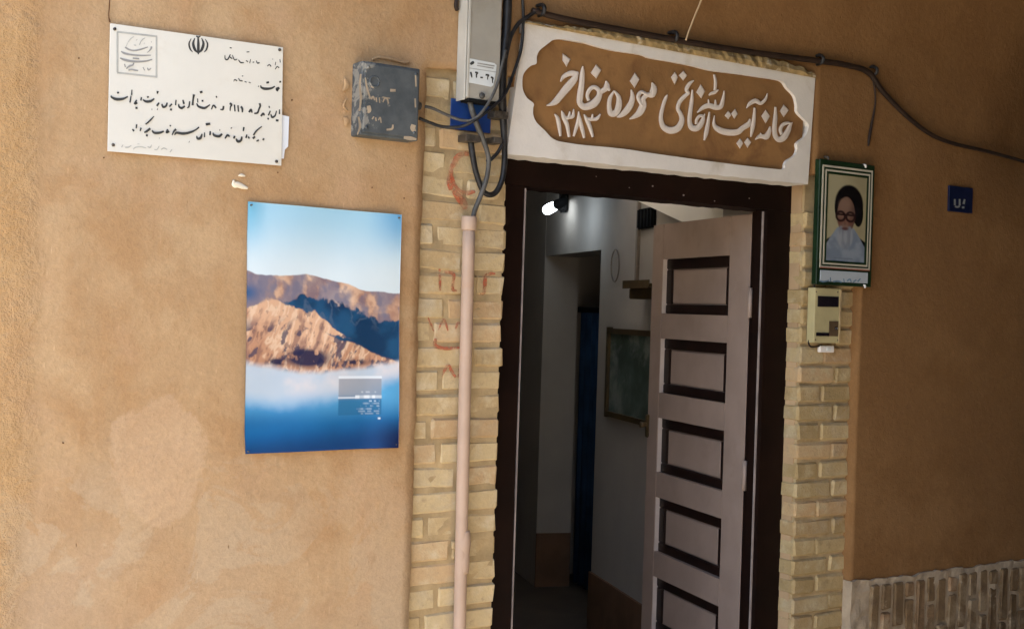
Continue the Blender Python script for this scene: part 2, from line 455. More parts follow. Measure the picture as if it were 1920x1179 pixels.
# opposite side of the alley and the covered passage
bm = bm_box(-1.05, 9, -3.4, -2.8, GZ, 3.4)
tag(obj('alley_wall', bm, M['vault']), 'dark clay plastered wall on the far side of the covered passage', 'wall')  # out of view; kept dark to cut bounce light in the passage
bm = bm_box(-14, -1.3, -7.6, -7.0, GZ, 3.0)
tag(obj('courtyard_wall', bm, M['alley']), 'pale plastered wall across the open yard outside the passage', 'wall')
def vault():
    bm = bmesh.new(); prof = []
    for i in range(25):
        a = math.pi*i/24
        prof.append((-1.44+1.36*math.cos(a), 2.84+.42*math.sin(a)))
    prof = [(.5, 2.84)]+prof+[(-3.4, 2.84), (-3.4, 4.3), (.5, 4.3)]
    A = [bm.verts.new((-1.15, y, z)) for y, z in prof]; B = [bm.verts.new((8.6, y, z)) for y, z in prof]
    n = len(prof)
    for i in range(n): bm.faces.new((A[i], A[(i+1) % n], B[(i+1) % n], B[i]))
    bm.faces.new(A); bm.faces.new(B[::-1])
    return bm
struct(obj('passage_vault', vault(), M['vault']))
struct(box('added_end_wall', 8.0, 8.5, -2.8, -.3, GZ, 3.8, M['vault']))  # unseen wall added to close the passage and keep it dark

# ------------------------------------------------------------------ house front
front = thing('clay_wall', 'ochre clay plastered house wall with yellow brick piers flanking the doorway', 'house wall', (0, 0, GZ))
def plaster_sheet():
    xb = [-.388, -.10, 1.05, 1.289]; zb = [2.03, 2.19, 2.352]
    xs = list(np.arange(-2.6, 3.3, .021)); zs = list(np.arange(GZ, 2.9, .021))
    def merge(a, b, eps=.0095):
        a = [v for v in a if all(abs(v-w) > eps for w in b)]+b
        return sorted(a)
    xs = merge(xs, xb); zs = merge(zs, zb)
    X, Z = np.meshgrid(np.array(xs), np.array(zs), indexing='ij')
    Yv = -.018-.010*smooth(0, 1.2, X)
    Yv += -.010*(fbm(X*1.7, Z*1.7, 3, 3)-.5)-.004*(fbm(X*9, Z*9, 3, 5)-.5)
    Yv += -.004*(fbm(X*30, Z*30, 3, 8)-.5)*smooth(-1.28, -1.40, X)*2.2
    Yv += -.45*np.maximum(0, Z-2.36)**2
    # shallow recess of the next bay's arch at the upper right
    s = (X-1.72)*.85-(Z-2.02)*.53
    Yv += .065*smooth(-.05, .40, s)*smooth(1.9, 2.3, Z)
    # seam and feathered top of the old plaster
    Yv += .004*smooth(.012, .0, np.abs(X+1.213+.01*(fbm(X*0+1, Z*12, 2, 4)-.5)))*smooth(2.10, 2.16, Z)
    jx = .010*(fbm(X*0+3.1, Z*16, 4, 11)-.5); jz = .030*(fbm(X*18, Z*0+2.2, 4, 12)-.5)
    bm = bmesh.new(); V = {}
    def inhole(x, z):
        return (-.388 < x < -.10 and z < 2.19) or (-.10 < x < 1.05 and z < 2.352) or (1.05 < x < 1.289 and z < 2.03)
    nx, nz = len(xs), len(zs)
    def vert(i, j):
        if (i, j) not in V:
            x, z = xs[i], zs[j]; y = float(Yv[i, j])
            if abs(x+.388) < 1e-6 or abs(x-1.289) < 1e-6: x += float(jx[i, j])
            if any(abs(z-w) < 1e-6 for w in zb) and -.5 < x < 1.4: z += float(jz[i, j])
            V[i, j] = bm.verts.new((x, y, z))
        return V[i, j]
    for i in range(nx-1):
        for j in range(nz-1):
            if inhole((xs[i]+xs[i+1])/2, (zs[j]+zs[j+1])/2): continue
            bm.faces.new((vert(i, j), vert(i+1, j), vert(i+1, j+1), vert(i, j+1)))
    be = [e for e in bm.edges if e.is_boundary]
    ret = bmesh.ops.extrude_edge_only(bm, edges=be)
    for v in ret['geom']:
        if isinstance(v, bmesh.types.BMVert): v.co.y = max(.03, v.co.y+.02)
    return bm
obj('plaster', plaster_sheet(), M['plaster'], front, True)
# massive wall behind the plaster (door opening left free)
def core(name, x0, x1, z0, z1, y0=.03, y1=.5): box(name, x0, x1, y0, y1, z0, z1, M['core'], front)
core('wall_core', -12, -.40, GZ, 3.4); core('wall_core', -.40, -.112, GZ, 2.0, .02); core('wall_core', 1.30, 8.6, GZ, 3.4, .16, .3)
core('wall_core', -.40, 1.30, 2.0, 3.4, .04); core('wall_core', 1.052, 1.30, GZ, 2.0, .02, .18)
box('outer_plaster', -12, -2.58, -.02, .03, GZ, 3.4, M['alley'], front)

# bricks: shared shapes per size, one object each
BR = {}
def brick(parent, x0, x1, y0, y1, z0, z1, mat, rough=.0026, bev=.006):
    w, d, h = round(x1-x0, 3), round(y1-y0, 3), round(z1-z0, 3)
    key = (w, d, h, mat.name, random.randrange(3))
    if key not in BR:
        b = bm_box(-w/2, w/2, -d/2, d/2, -h/2, h/2)
        bmesh.ops.bevel(b, geom=b.edges[:], offset=bev, segments=1, affect='EDGES')
        for v in b.verts: v.co += Vector((random.uniform(-1, 1), random.uniform(-1, 1), random.uniform(-1, 1)))*rough
        bmesh.ops.recalc_face_normals(b, faces=b.faces)
        me = bpy.data.meshes.new('brick'); b.to_mesh(me); b.free(); me.materials.append(mat); BR[key] = me
    o = bpy.data.objects.new('brick', BR[key]); COL.objects.link(o); o.parent = parent
    o.location = Vector(((x0+x1)/2, (y0+y1)/2+random.uniform(-.0022, .0022), (z0+z1)/2+random.uniform(-.001, .001)))-wloc(parent)
    o.rotation_euler = (random.uniform(-.006, .006), random.uniform(-.008, .008), random.uniform(-.01, .01))
    return o
PITCH_Z = .0655
def rough_slab(x0, x1, z0, z1, y, yb, amp=.003, step=.012, sc=25, topjit=0.0):
    xs = np.linspace(x0, x1, max(2, int((x1-x0)/step)+1)); zs = np.linspace(z0, z1, max(2, int((z1-z0)/step)+1))
    X, Z = np.meshgrid(xs, zs, indexing='ij'); Y = y-amp*2*(fbm(X*sc, Z*sc, 3, 21)-.5)
    Z = Z+(np.abs(Z-z1) < 1e-6)*topjit*(fbm(X*22, X*0+4.4, 3, 23)-.5)*2
    bm = bmesh.new()
    add_quadgrid(bm, [[Vector((X[i, j], Y[i, j], Z[i, j])) for j in range(len(zs))] for i in range(len(xs))])
    be = [e for e in bm.edges if e.is_boundary]
    ret = bmesh.ops.extrude_edge_only(bm, edges=be)
    for v in ret['geom']:
        if isinstance(v, bmesh.types.BMVert): v.co.y = yb
    return bm
# pier left of the doorway
pier = obj('brick_pier', rough_slab(-.41, -.118, GZ, 2.21, .0036, .02, .0028), M['mortar'], front)
z = GZ+.004; k = 0
while z < 2.17:
    x0, x1 = -.402, -.112+random.uniform(-.003, .004)
    xj = (-.245, -.300, -.205)[k % 3]+random.uniform(-.008, .008) if k % 4 else -.335
    j = .0045
    brick(pier, x0, round(xj-j, 2), 0, .018, z, z+.0565, M['brick'])
    brick(pier, round(xj+j, 2), round(x1, 3), 0, .07, z, z+.0565, M['brick'])
    z += PITCH_Z; k += 1
# pier right of the doorway, with its return towards the door frame
pier2 = obj('brick_pier', rough_slab(1.055, 1.30, GZ, 2.04, .0095, .02, .003), M['mortar'], front)
box('mortar_return', 1.058, 1.10, .02, .11, GZ, 1.985, M['mortar'], pier2)
z = GZ+.001; k = 0
while z < 1.96:
    xc = 1.05+random.uniform(-.003, .003)
    if z+.056 > 1.965: break
    xj = (1.155, 1.215)[k % 2]+random.uniform(-.006, .006); j = .0045
    brick(pier2, round(xc, 3), round(xj-j, 2), 0, .095, z, z+.055, M['brick_r'], .0022, .007)
    brick(pier2, round(xj+j, 2), 1.294, 0, .018, z, z+.055, M['brick_r'], .0022, .007)
    z += .0635; k += 1
# wainscot of upright bricks at the foot of the right wall
wains = obj('wainscot', rough_slab(1.284, 3.2, GZ, .676, -.038, .0, .007, .012, 25, .012), M['mortar_grey'], front)
x = 1.375; k = 0
while x < 3.1:
    w = random.choice((.040, .042, .044)); off = (.0, -.115, -.045, -.15)[k % 4]+random.uniform(-.012, .012)
    ztop = .655+random.uniform(-.008, .004); z1 = ztop
    h = (.19, .085, .15, .05)[k % 4]
    while z1 > GZ+.02:
        z0 = max(GZ+.004, z1-h)
        brick(wains, round(x, 3), round(x+w, 3), -.046, -.03, round(z0, 3), round(z1, 3), M['brick_old'], .0025, .005)
        z1 = z0-.012; h = .19
    x += w+random.choice((.015, .017, .019)); k += 1
# faded red brush marks on the bricks
def marks():
    i = 0
    c1 = crop(770, 360, 2.807); c4 = crop(830, 170, 4.714)
    y = -.0045
    for st in ([(152, 405, 6), (154, 450, 7), (155, 520, 5)], [(178, 422, 7), (215, 425, 8), (228, 440, 8), (222, 480, 8), (222, 515, 8), (244, 520, 4)],
               [(446, 430, 5), (420, 430, 8), (395, 445, 10), (390, 490, 10), (385, 530, 9), (365, 535, 5)],
               [(92, 660, 3), (108, 700, 5), (124, 735, 4)], [(145, 730, 3), (165, 680, 6), (178, 672, 5), (188, 700, 6), (196, 730, 3)],
               [(236, 720, 4), (248, 690, 6), (262, 690, 4)],
               [(132, 770, 6), (128, 805, 11), (160, 820, 10), (205, 823, 9), (258, 818, 6)],
               [(162, 972, 4), (185, 925, 8), (200, 908, 6), (214, 940, 8), (238, 975, 7)], [(250, 975, 4), (256, 930, 5)]):
        a = bmesh.new(); add_stroke(a, st, c1, y-.00012*i); i += 1; obj('painted_mark', a, M['red'], front)
    for st in ([(230, 560, 16), (180, 560, 22), (130, 590, 26), (105, 640, 24), (75, 690, 20), (80, 760, 16), (110, 840, 16), (160, 890, 14), (220, 905, 20), (290, 890, 12)],
               [(95, 880, 20), (130, 930, 30), (180, 990, 36), (200, 1050, 20)], [(80, 700, 14), (60, 800, 26), (75, 880, 20)]):
        a = bmesh.new(); add_stroke(a, st, c4, y-.00012*i); i += 1; obj('painted_mark', a, M['red_pale'], front)
marks()
# cream filler smears and pin marks in the plaster
def smear():
    c = crop(390, 300, 11.294); b = bmesh.new()
    add_stroke(b, [(540, 420, 14), (560, 520, 60), (640, 530, 62), (740, 570, 50), (845, 605, 22)], c, -.0215, .002)
    obj('filler_smear', b, M['filler'], front, True); b = bmesh.new()
    add_stroke(b, [(640, 335, 12), (710, 325, 34), (790, 345, 12)], c, -.0222, .002)
    obj('filler_smear', b, M['filler'], front, True)
smear()
M['crack'] = worn('dark_crack', (.12, .055, .022), .95)
def line_mark(nm, pts, y, mat):
    b = bmesh.new(); add_stroke(b, pts, lambda x, yy, d: at(x, yy, d), y, 0, 5); return obj(nm, b, mat, front)
line_mark('crack', [(206, -6, 1.0), (205, 14, 1.2), (204, 30, 1.0), (206, 42, 1.8)], -.0262, M['crack'])
for px, py in ((194, 296), (547, 188), (697, 352), (757, 372), (520, 324), (147, 110), (118, 830)):
    c = at(px, py, -.018); tube('nail', [c+Vector((0, .006, 0)), c+Vector((0, -.0035, 0))], [.0016, .0018], M['crack'], front, 6, 1)
def sign_mortar():
    b = bmesh.new(); n = 70; rm = random.Random(3); up, dn = [], []
    for i in range(n+1):
        k = i/n; x = 985+545*k; yb = 38+103*k+4; h = 4+13*smooth(.05, .4, k)*smooth(1.02, .9, k)+rm.uniform(-2.5, 3)
        up.append((x, yb-h)); dn.append((x, yb+2))
    V = [[b.verts.new(at(p[0], p[1], y)) for p, y in ((u, -.026), (u, -.036-rm.uniform(0, .006)), ((u[0], (u[1]+d[1])/2), -.040-rm.uniform(0, .008)), (d, -.034), (d, -.020))] for u, d in zip(up, dn)]
    for i in range(n):
        for q in range(4): b.faces.new((V[i][q], V[i+1][q], V[i+1][q+1], V[i][q+1]))
    return b
obj('ragged_mortar', sign_mortar(), M['mortar_old'], front)

# ------------------------------------------------------------------ house interior seen through the door
IA = 18.0; IP = Vector((1.28, .6, 0)); ID = Vector((math.sin(R(IA)), math.cos(R(IA)), 0)); IN = Vector((math.cos(R(IA)), -math.sin(R(IA)), 0))
def iw(t, n, z): p = IP+ID*t+IN*n; return Vector((p.x, p.y, z))
FZ = 0.0
def iprism(bm, t0, t1, n0, n1, z0, z1, bevel=0):
    vs = [bm.verts.new(iw(t, n, z)) for z in (z0, z1) for n in (n0, n1) for t in (t0, t1)]
    for f in ((0, 2, 3, 1), (4, 5, 7, 6), (0, 1, 5, 4), (2, 6, 7, 3), (0, 4, 6, 2), (1, 3, 7, 5)): bm.faces.new([vs[i] for i in f])
    return bm
def ibox(name, t0, t1, n0, n1, z0, z1, mat, parent=None, bevel=0.0):
    bm = iprism(bmesh.new(), t0, t1, n0, n1, z0, z1)
    if bevel: bmesh.ops.bevel(bm, geom=bm.edges[:], offset=bevel, segments=2, affect='EDGES')
    return obj(name, bm, mat, parent)
TN, TF = 1.50, 2.47
WT = .20
iwall = struct(ibox('interior_wall', -.44, TN, 0, WT, FZ, 3.0, M['iwall']))
struct(ibox('interior_wall', TF, 6.0, 0, WT, FZ, 3.0, M['iwall']))
struct(ibox('interior_wall', TN, TF, .002, WT, 1.86, 3.0, M['iwall']))
struct(ibox('interior_wall', TN-.3, TF+.6, 1.1, 1.2, FZ, 3.0, M['iwall']))
struct(ibox('interior_wall', TN-.35, TN-.02, WT, 1.1, FZ, 3.0, M['iwall']))
struct(ibox('interior_wall', TF+.3, TF+.6, WT, 1.1, FZ, 3.0, M['iwall']))
ibox('wainscot', -.44, TN+.004, -.012, 0, FZ, .285, M['iwains'], iwall)
ibox('wainscot', TF-.012, TF, -.002, WT, FZ, .30, M['iwains'], iwall)
struct(box('interior_wall', -1.2, -1.0, .5, 6.6, FZ, 3.0, M['iwall']))
struct(box('interior_wall', -1.2, 4.4, 6.4, 6.6, FZ, 3.0, M['iwall']))
struct(box('interior_floor', -1.2, 4.4, .10, 6.6, FZ-.1, FZ, M['ifloor']))
LX0, LX1, LY0, LY1 = .50, 1.75, .80, 1.75          # unseen light well, added to brighten the white panel above the door
for a in ((-1.2, LX0, .3, 6.6), (LX1, 4.4, .3, 6.6), (LX0, LX1, .3, LY0), (LX0, LX1, LY1, 6.6)):
    struct(box('interior_ceiling', a[0], a[1], a[2], a[3], 3.0, 3.2, M['iwhite']))
struct(box('added_light_well_wall', LX0-.06, LX0-.001, LY0, LY1, 2.14, 3.9, M['iwhite']))
struct(box('added_light_well_wall', LX0-.06, LX1+.06, LY1+.001, LY1+.06, 2.16, 3.9, M['iwhite']))
struct(box('added_light_well_wall', LX0-.06, LX1+.06, LY0-.055, LY0-.001, 2.10, 3.9, M['iwhite']))
struct(box('added_light_well_wall', LX1+.001, LX1+.06, LY0, LY1, 3.0, 3.9, M['iwhite']))
struct(box('interior_wall', 1.0, 4.6, .18, .3, FZ, 3.2, M['iwall']) if False else box('interior_wall', 1.45, 4.6, .305, .45, FZ, 3.2, M['iwall']))
struct(box('interior_wall', 4.4, 4.6, .45, 6.6, FZ, 3.2, M['iwall']))
# upright white panel, made up for the bright triangle above the open door
def bulkhead():
    bm = bmesh.new(); A0 = iw(.08, 0, 0); ang = 8.0
    n = Vector((math.cos(R(ang)), -math.sin(R(ang)), 0))*.03
    P = [on_plane(*q, A0, ang) for q in ((1193, 376), (1283, 418), (1425, 408))]
    P += [Vector((P[2].x, P[2].y, 3.2)), Vector((P[0].x, P[0].y, 3.2))]
    A = [bm.verts.new(p) for p in P]; B = [bm.verts.new(p+n) for p in P]; k = len(P)
    bm.faces.new(A); bm.faces.new(B[::-1])
    for i in range(k): bm.faces.new((A[i], A[(i+1) % k], B[(i+1) % k], B[i]))
    return bm
struct(obj('white_bulkhead', bulkhead(), M['iwhite']))
# blue curtain in the inner doorway
bm = bmesh.new()
rows = []
for i in range(40):
    t = TF-.50+.56*i/39
    rows.append([iw(t, .25+.02*math.sin(i*1.05)+.006*math.sin(i*2.3), z) for z in (FZ+.02, .6, 1.2, 1.55)])
add_quadgrid(bm, rows)
cu = obj('curtain', bm, M['bluedoor'], None, True)
md = cu.modifiers.new('thickness', 'SOLIDIFY'); md.thickness = .004
tag(cu, 'dark blue curtain hanging in the inner doorway of the dim hall', 'curtain')
tag(ibox('curtain_rail', TF-.7, TF+.1, .235, .265, 1.55, 1.58, M['black']), 'thin black rail carrying the blue curtain in the inner doorway', 'rail')
# framed picture on the hall wall
pc = [on_plane(*q, IP, IA) for q in ((1147, 615), (1216, 620), (1216, 795), (1145, 780))]
t_of = lambda p: (Vector((p.x, p.y, 0))-IP).dot(ID)
ta, tb = t_of(pc[0]), t_of(pc[1])-.12
hp = thing('picture_frame', 'green-brown framed picture on the hall wall, half hidden by the open door', 'picture', iw((ta+tb)/2, -.01, 1.07))
for nm, a in (('frame_side', (ta-.025, ta, 1.06, 1.485)), ('frame_side', (tb, tb+.025, 1.06, 1.485)), ('frame_rail', (ta, tb, 1.455, 1.48)), ('frame_rail', (ta, tb, 1.065, 1.09))):
    ibox(nm, min(a[0], a[1]), max(a[0], a[1]), -.026, -.002, a[2], a[3], M['wood'], hp)
ibox('picture_print', tb+.025, ta-.025, -.012, -.004, 1.09, 1.455, M['picglass'], hp)
# small wooden bracket shelf and vent high on the hall wall
t0 = t_of(on_plane(1190, 545, IP, IA))-.15
sh = thing('wall_shelf', 'small brown wooden bracket shelf on the hall wall above the framed picture', 'shelf', iw(t0-.1, -.05, 1.60))
ibox('shelf_board', t0-.32, t0, -.11, -.002, 1.665, 1.68, M['wood'], sh, .003)
ibox('bracket', t0-.30, t0-.02, -.09, -.002, 1.615, 1.662, M['wood'], sh, .004)
ibox('lip', t0-.32, t0, -.114, -.111, 1.66, 1.695, M['wood'], sh)
t1 = t_of(on_plane(1216, 400, IP, IA))
vt = thing('wall_vent', 'dark slatted vent high on the hall wall below the white soffit', 'vent', iw(t1, -.01, 1.93))
ibox('vent_backing', t1-.10, t1+.10, -.012, -.002, 1.93, 2.02, M['black'], vt)
for i in range(5): ibox('slat', t1-.09+i*.04, t1-.075+i*.04, -.022, -.012, 1.935, 2.015, M['black'], vt)
t2 = t_of(on_plane(1199, 450, IP, IA))
tag(ibox('cable_duct', t2-.012, t2+.006, -.016, -.001, 1.70, 2.6, M['picring']), 'narrow brown duct running up the hall wall from the bracket shelf', 'duct')
# oval wall ornament
tr = t_of(on_plane(1158, 495, IP, IA))
bm = bmesh.new()
add_tube(bm, [iw(tr+.055*math.cos(a), -.012, 1.775+.075*math.sin(a)) for a in [2*math.pi*i/16 for i in range(17)]], .0035, 6, 2)
tag(obj('wall_ring', bm, M['picring'], None, True), 'faint oval brown ring ornament on the hall wall beside the bracket shelf', 'ornament')
# lit lamp on the hall wall
tl = t_of(on_plane(1062, 374, IP, IA))
zb = on_plane(1062, 374, IP, IA).z
lp = thing('wall_lamp', 'lit white bulb in a black wall holder inside the hall', 'lamp', iw(tl, 0, zb))
ibox('wall_plate', tl-.05, tl+.05, -.03, -.001, zb-.07, zb+.09, M['black'], lp, .01)
hold = on_plane(1056, 378, IP-IN*.08, IA)
bulb_c = on_plane(1033, 390, IP-IN*.11, IA)
tube('holder', [iw(tl, -.02, zb+.01), hold, hold.lerp(bulb_c, .45)], [.022, .024, .028], M['black'], lp, 12, 3)
d = (bulb_c-hold)
tube('bulb', [hold.lerp(bulb_c, .46), hold.lerp(bulb_c, .6), hold.lerp(bulb_c, .9), hold.lerp(bulb_c, 1.35), hold.lerp(bulb_c, 1.5)], [.015, .022, .026, .025, .008], M['bulb'], lp, 14, 4)
pl = bpy.data.lights.new('bulb_light', 'POINT'); pl.energy = 0.30; pl.color = (.70, .85, 1.0); pl.shadow_soft_size = .05
plo = bpy.data.objects.new('bulb_light', pl); COL.objects.link(plo); plo.parent = lp
plo.location = on_plane(1040, 404, IP-IN*.20, IA)-lp.location

# ------------------------------------------------------------------ door frame and open leaf
df = thing('door_frame', 'dark brown painted timber door frame with chipped edges under the sign', 'door frame', (.46, .12, GZ))
def rough_bar(x0, x1, y0, y1, z0, z1, mat, nm, par, jit=.0025, axis='z'):
    """bar with slightly uneven painted edges"""
    bm = bmesh.new(); n = 60
    rows = []
    for i in range(n+1):
        k = i/n; j = lambda s: (float(fbm(np.array(k*40.0), np.array(s*7.7), 3, 31))-.5)*2*jit
        if axis == 'z': z = z0+(z1-z0)*k; rows.append([Vector((x0+j(1), y0, z)), Vector((x1+j(2), y0, z)), Vector((x1+j(3), y1, z)), Vector((x0+j(4), y1, z))])
        else: x = x0+(x1-x0)*k; rows.append([Vector((x, y0, z0+j(1))), Vector((x, y0, z1+j(2))), Vector((x, y1, z1+j(3))), Vector((x, y1, z0+j(4)))])
    vs = [[bm.verts.new(p) for p in r] for r in rows]
    for i in range(n):
        for q in range(4): bm.faces.new((vs[i][q], vs[i][(q+1) % 4], vs[i+1][(q+1) % 4], vs[i+1][q]))
    bm.faces.new(vs[0]); bm.faces.new(vs[-1])
    return obj(nm, bm, mat, par)
rough_bar(-.112, -.010, .065, .175, GZ, 1.905, M['frame'], 'jamb', df)
rough_bar(.945, 1.052, .065, .120, GZ, 1.905, M['frame'], 'jamb', df)
box('jamb_rebate', .985, 1.052, .1205, .178, GZ, 1.905, M['frame'], df)
rough_bar(-.112, 1.052, .066, .175, 1.9055, 1.992, M['frame'], 'head', df, .003, 'x')
for px, py, r_ in ((1224, 349, 2.2), (1282, 366, 2.4), (1180, 352, 1.4), (1340, 377, 1.6), (1118, 331, 1.2), (1405, 372, 1.5)):
    b = bmesh.new(); add_patch(b, [(px+r_*rs0*math.cos(a), py+r_*.8*rs0*math.sin(a)) for a, rs0 in [(k*1.05, .7+.5*((k*37) % 5)/5) for k in range(6)]], lambda x, y, d: at(x, y, d), .0622, .0004); obj('paint_chip', b, M['strip'], df)
box('edge_strip', -.0098, -.006, .062, .07, GZ, 1.90, M['strip'], df)
box('edge_strip', .938, .9445, .080, .084, GZ, 1.90, M['strip'], df)
box('threshold', -.01, .945, .065, .20, GZ, GZ+.03, M['frame'], df, .004)

LA = 13.5; LH = Vector((.985, .18, 0)); LD = Vector((math.sin(R(LA)), math.cos(R(LA)), 0)); LN = Vector((math.cos(R(LA)), -math.sin(R(LA)), 0))
def lw(u, n, z): p = LH+LD*u+LN*n; return Vector((p.x, p.y, z))
def lbox(name, u0, u1, n0, n1, z0, z1, mat, par, bevel=0.0):
    bm = bmesh.new(); vs = [bm.verts.new(lw(u, n, z)) for z in (z0, z1) for n in (n0, n1) for u in (u0, u1)]
    for f in ((0, 2, 3, 1), (4, 5, 7, 6), (0, 1, 5, 4), (2, 6, 7, 3), (0, 4, 6, 2), (1, 3, 7, 5)): bm.faces.new([vs[i] for i in f])
    if bevel: bmesh.ops.bevel(bm, geom=bm.edges[:], offset=bevel, segments=2, affect='EDGES')
    return obj(name, bm, mat, par)
door = thing('door', 'mauve grey panelled door leaf with dark brown mouldings standing open', 'door', (LH.x, LH.y, GZ+.02))
ZT, ZB = 1.900, GZ+.04
lbox('stile', 0, .145, 0, .045, ZB, ZT, M['leaf'], door, .003)
lbox('stile', .663, .756, 0, .045, ZB, ZT, M['leaf'], door, .003)
pan = [(1.555-.305*i, 1.765-.305*i) for i in range(6)]
edges = [ZT]+[v for p in pan for v in (p[1], p[0])]+[ZB]
for i in range(0, len(edges), 2):
    hi, lo = edges[i], edges[i+1]
    if hi-lo > .004: lbox('rail', .1455, .6625, .0006, .044, lo, hi, M['leaf'], door)
for lo, hi in pan:
    u0, u1 = .1455, .6625
    pn = lbox('panel', u0, u1, .026, .036, lo, hi, M['leaf'], door)
    for nm, a in (('moulding', (u0, u1, hi-.040, hi)), ('moulding', (u0, u1, lo, lo+.036))):
        lbox(nm, a[0]+.0305, a[1]-.0305 if False else a[1]-.002, .0155, .0258, a[2]+.0004, a[3]-.0004, M['mould'], pn, .003)
    lbox('moulding', u0+.001, u0+.046, .016, .0258, lo+.0366, hi-.0406, M['mould'], pn, .003)
    lbox('moulding', u0+.001, u0+.030, .0158, .0258, lo+.0006, lo+.0355, M['mould'], pn, .003)
    lbox('moulding', u0+.001, u0+.030, .0158, .0258, hi-.0396, hi-.0006, M['mould'], pn, .003)
    lbox('moulding', u1-.050, u1-.0022, .0162, .0258, lo+.0366, hi-.0406, M['mould'], pn, .003)
    lbox('raised_field', u0+.052, u1-.056, .019, .0255, lo+.0405, hi-.0445, M['leaf'], pn, .002)
    lbox('lit_reveal_strip', u1-.0018, u1-.0003, .0012, .0258, lo+.001, hi-.001, M['leaf_lit'], pn)  # daylight on the far recess side, put into its colour
for zz in (.40, 1.02, 1.60): tube('hinge', [lw(-.012, -.004, zz-.05), lw(-.012, -.004, zz+.05)], .008, M['leaf'], door, 8, 2)
lt = lbox('latch', .735, .757, -.010, -.0005, 1.07, 1.16, M['wood'], door, .003)
tube('latch_knob', [lw(.745, -.01, 1.12), lw(.745, -.035, 1.12)], [.008, .012], M['wood'], lt, 8, 3)

# ------------------------------------------------------------------ calligraphy sign over the door
SY = -.03
C1 = lambda x, y: (960+x/4.533, 40+y/4.533)
C2 = lambda x, y: (1220+x/4.9125, 100+y/4.9125)
cart = [C1(*p) for p in ((340, 165), (400, 152), (480, 160), (620, 185), (760, 225), (900, 255), (1100, 285))]+\
       [C2(*p) for p in ((0, 45), (200, 80), (400, 120), (560, 160), (800, 190), (1000, 220), (1120, 237), (1215, 262), (1262, 325), (1322, 388), (1347, 470), (1352, 540), (1402, 596),
                         (1446, 640), (1458, 680), (1440, 730), (1415, 775), (1350, 828), (1352, 890), (1325, 945), (1262, 985), (1240, 1020), (1225, 1068), (1100, 1062), (900, 1040), (700, 1015), (500, 990), (300, 962), (0, 920))]+\
       [C1(*p) for p in ((1000, 1092), (800, 1070), (600, 1052), (450, 1030), (380, 1015), (330, 985), (280, 930), (210, 862), (182, 800), (180, 740), (185, 700), (130, 655), (95, 590), (88, 520), (95, 460), (122, 415), (165, 378), (208, 362), (212, 300), (235, 250), (285, 208))]
cart = [(p[0], p[1]) for p in [tuple(q) for q in crom(cart+[cart[0]], 4)[:-1]]]
rs = random.Random(5)
def jit_edge(a, b, n, amp):
    return [(a[0]+(b[0]-a[0])*i/n, a[1]+(b[1]-a[1])*i/n+(rs.uniform(-amp, amp) if i else 0)) for i in range(n)]
outer = jit_edge((985, 38), (1529, 141), 44, 1.3)+jit_edge((1529, 141), (1515, 346), 6, 0)+jit_edge((1515, 346), (950, 289), 40, 1.0)+jit_edge((950, 289), (985, 38), 8, 0)
xz = lambda L, y: [(at(p[0], p[1], y).x, at(p[0], p[1], y).z) for p in L]
sign = thing('sign', 'white plaster sign over the doorway with raised cream calligraphy on brown cartouche', 'sign', at(1235, 310, SY))
def sign_panel():
    bm = bmesh.new(); extrude_poly(bm, xz(outer, SY), [xz(cart, SY)], SY, .066); return bm
obj('panel', sign_panel(), M['white'], sign)
bm = bmesh.new(); extrude_poly(bm, xz([(x, y) for x, y in outer], SY)[0:0] or [(a, b) for a, b in xz([(970, 60), (1515, 150), (1505, 335), (965, 282)], SY)], [], SY+.012, SY+.03)
obj('cartouche', bm, M['field'], sign)
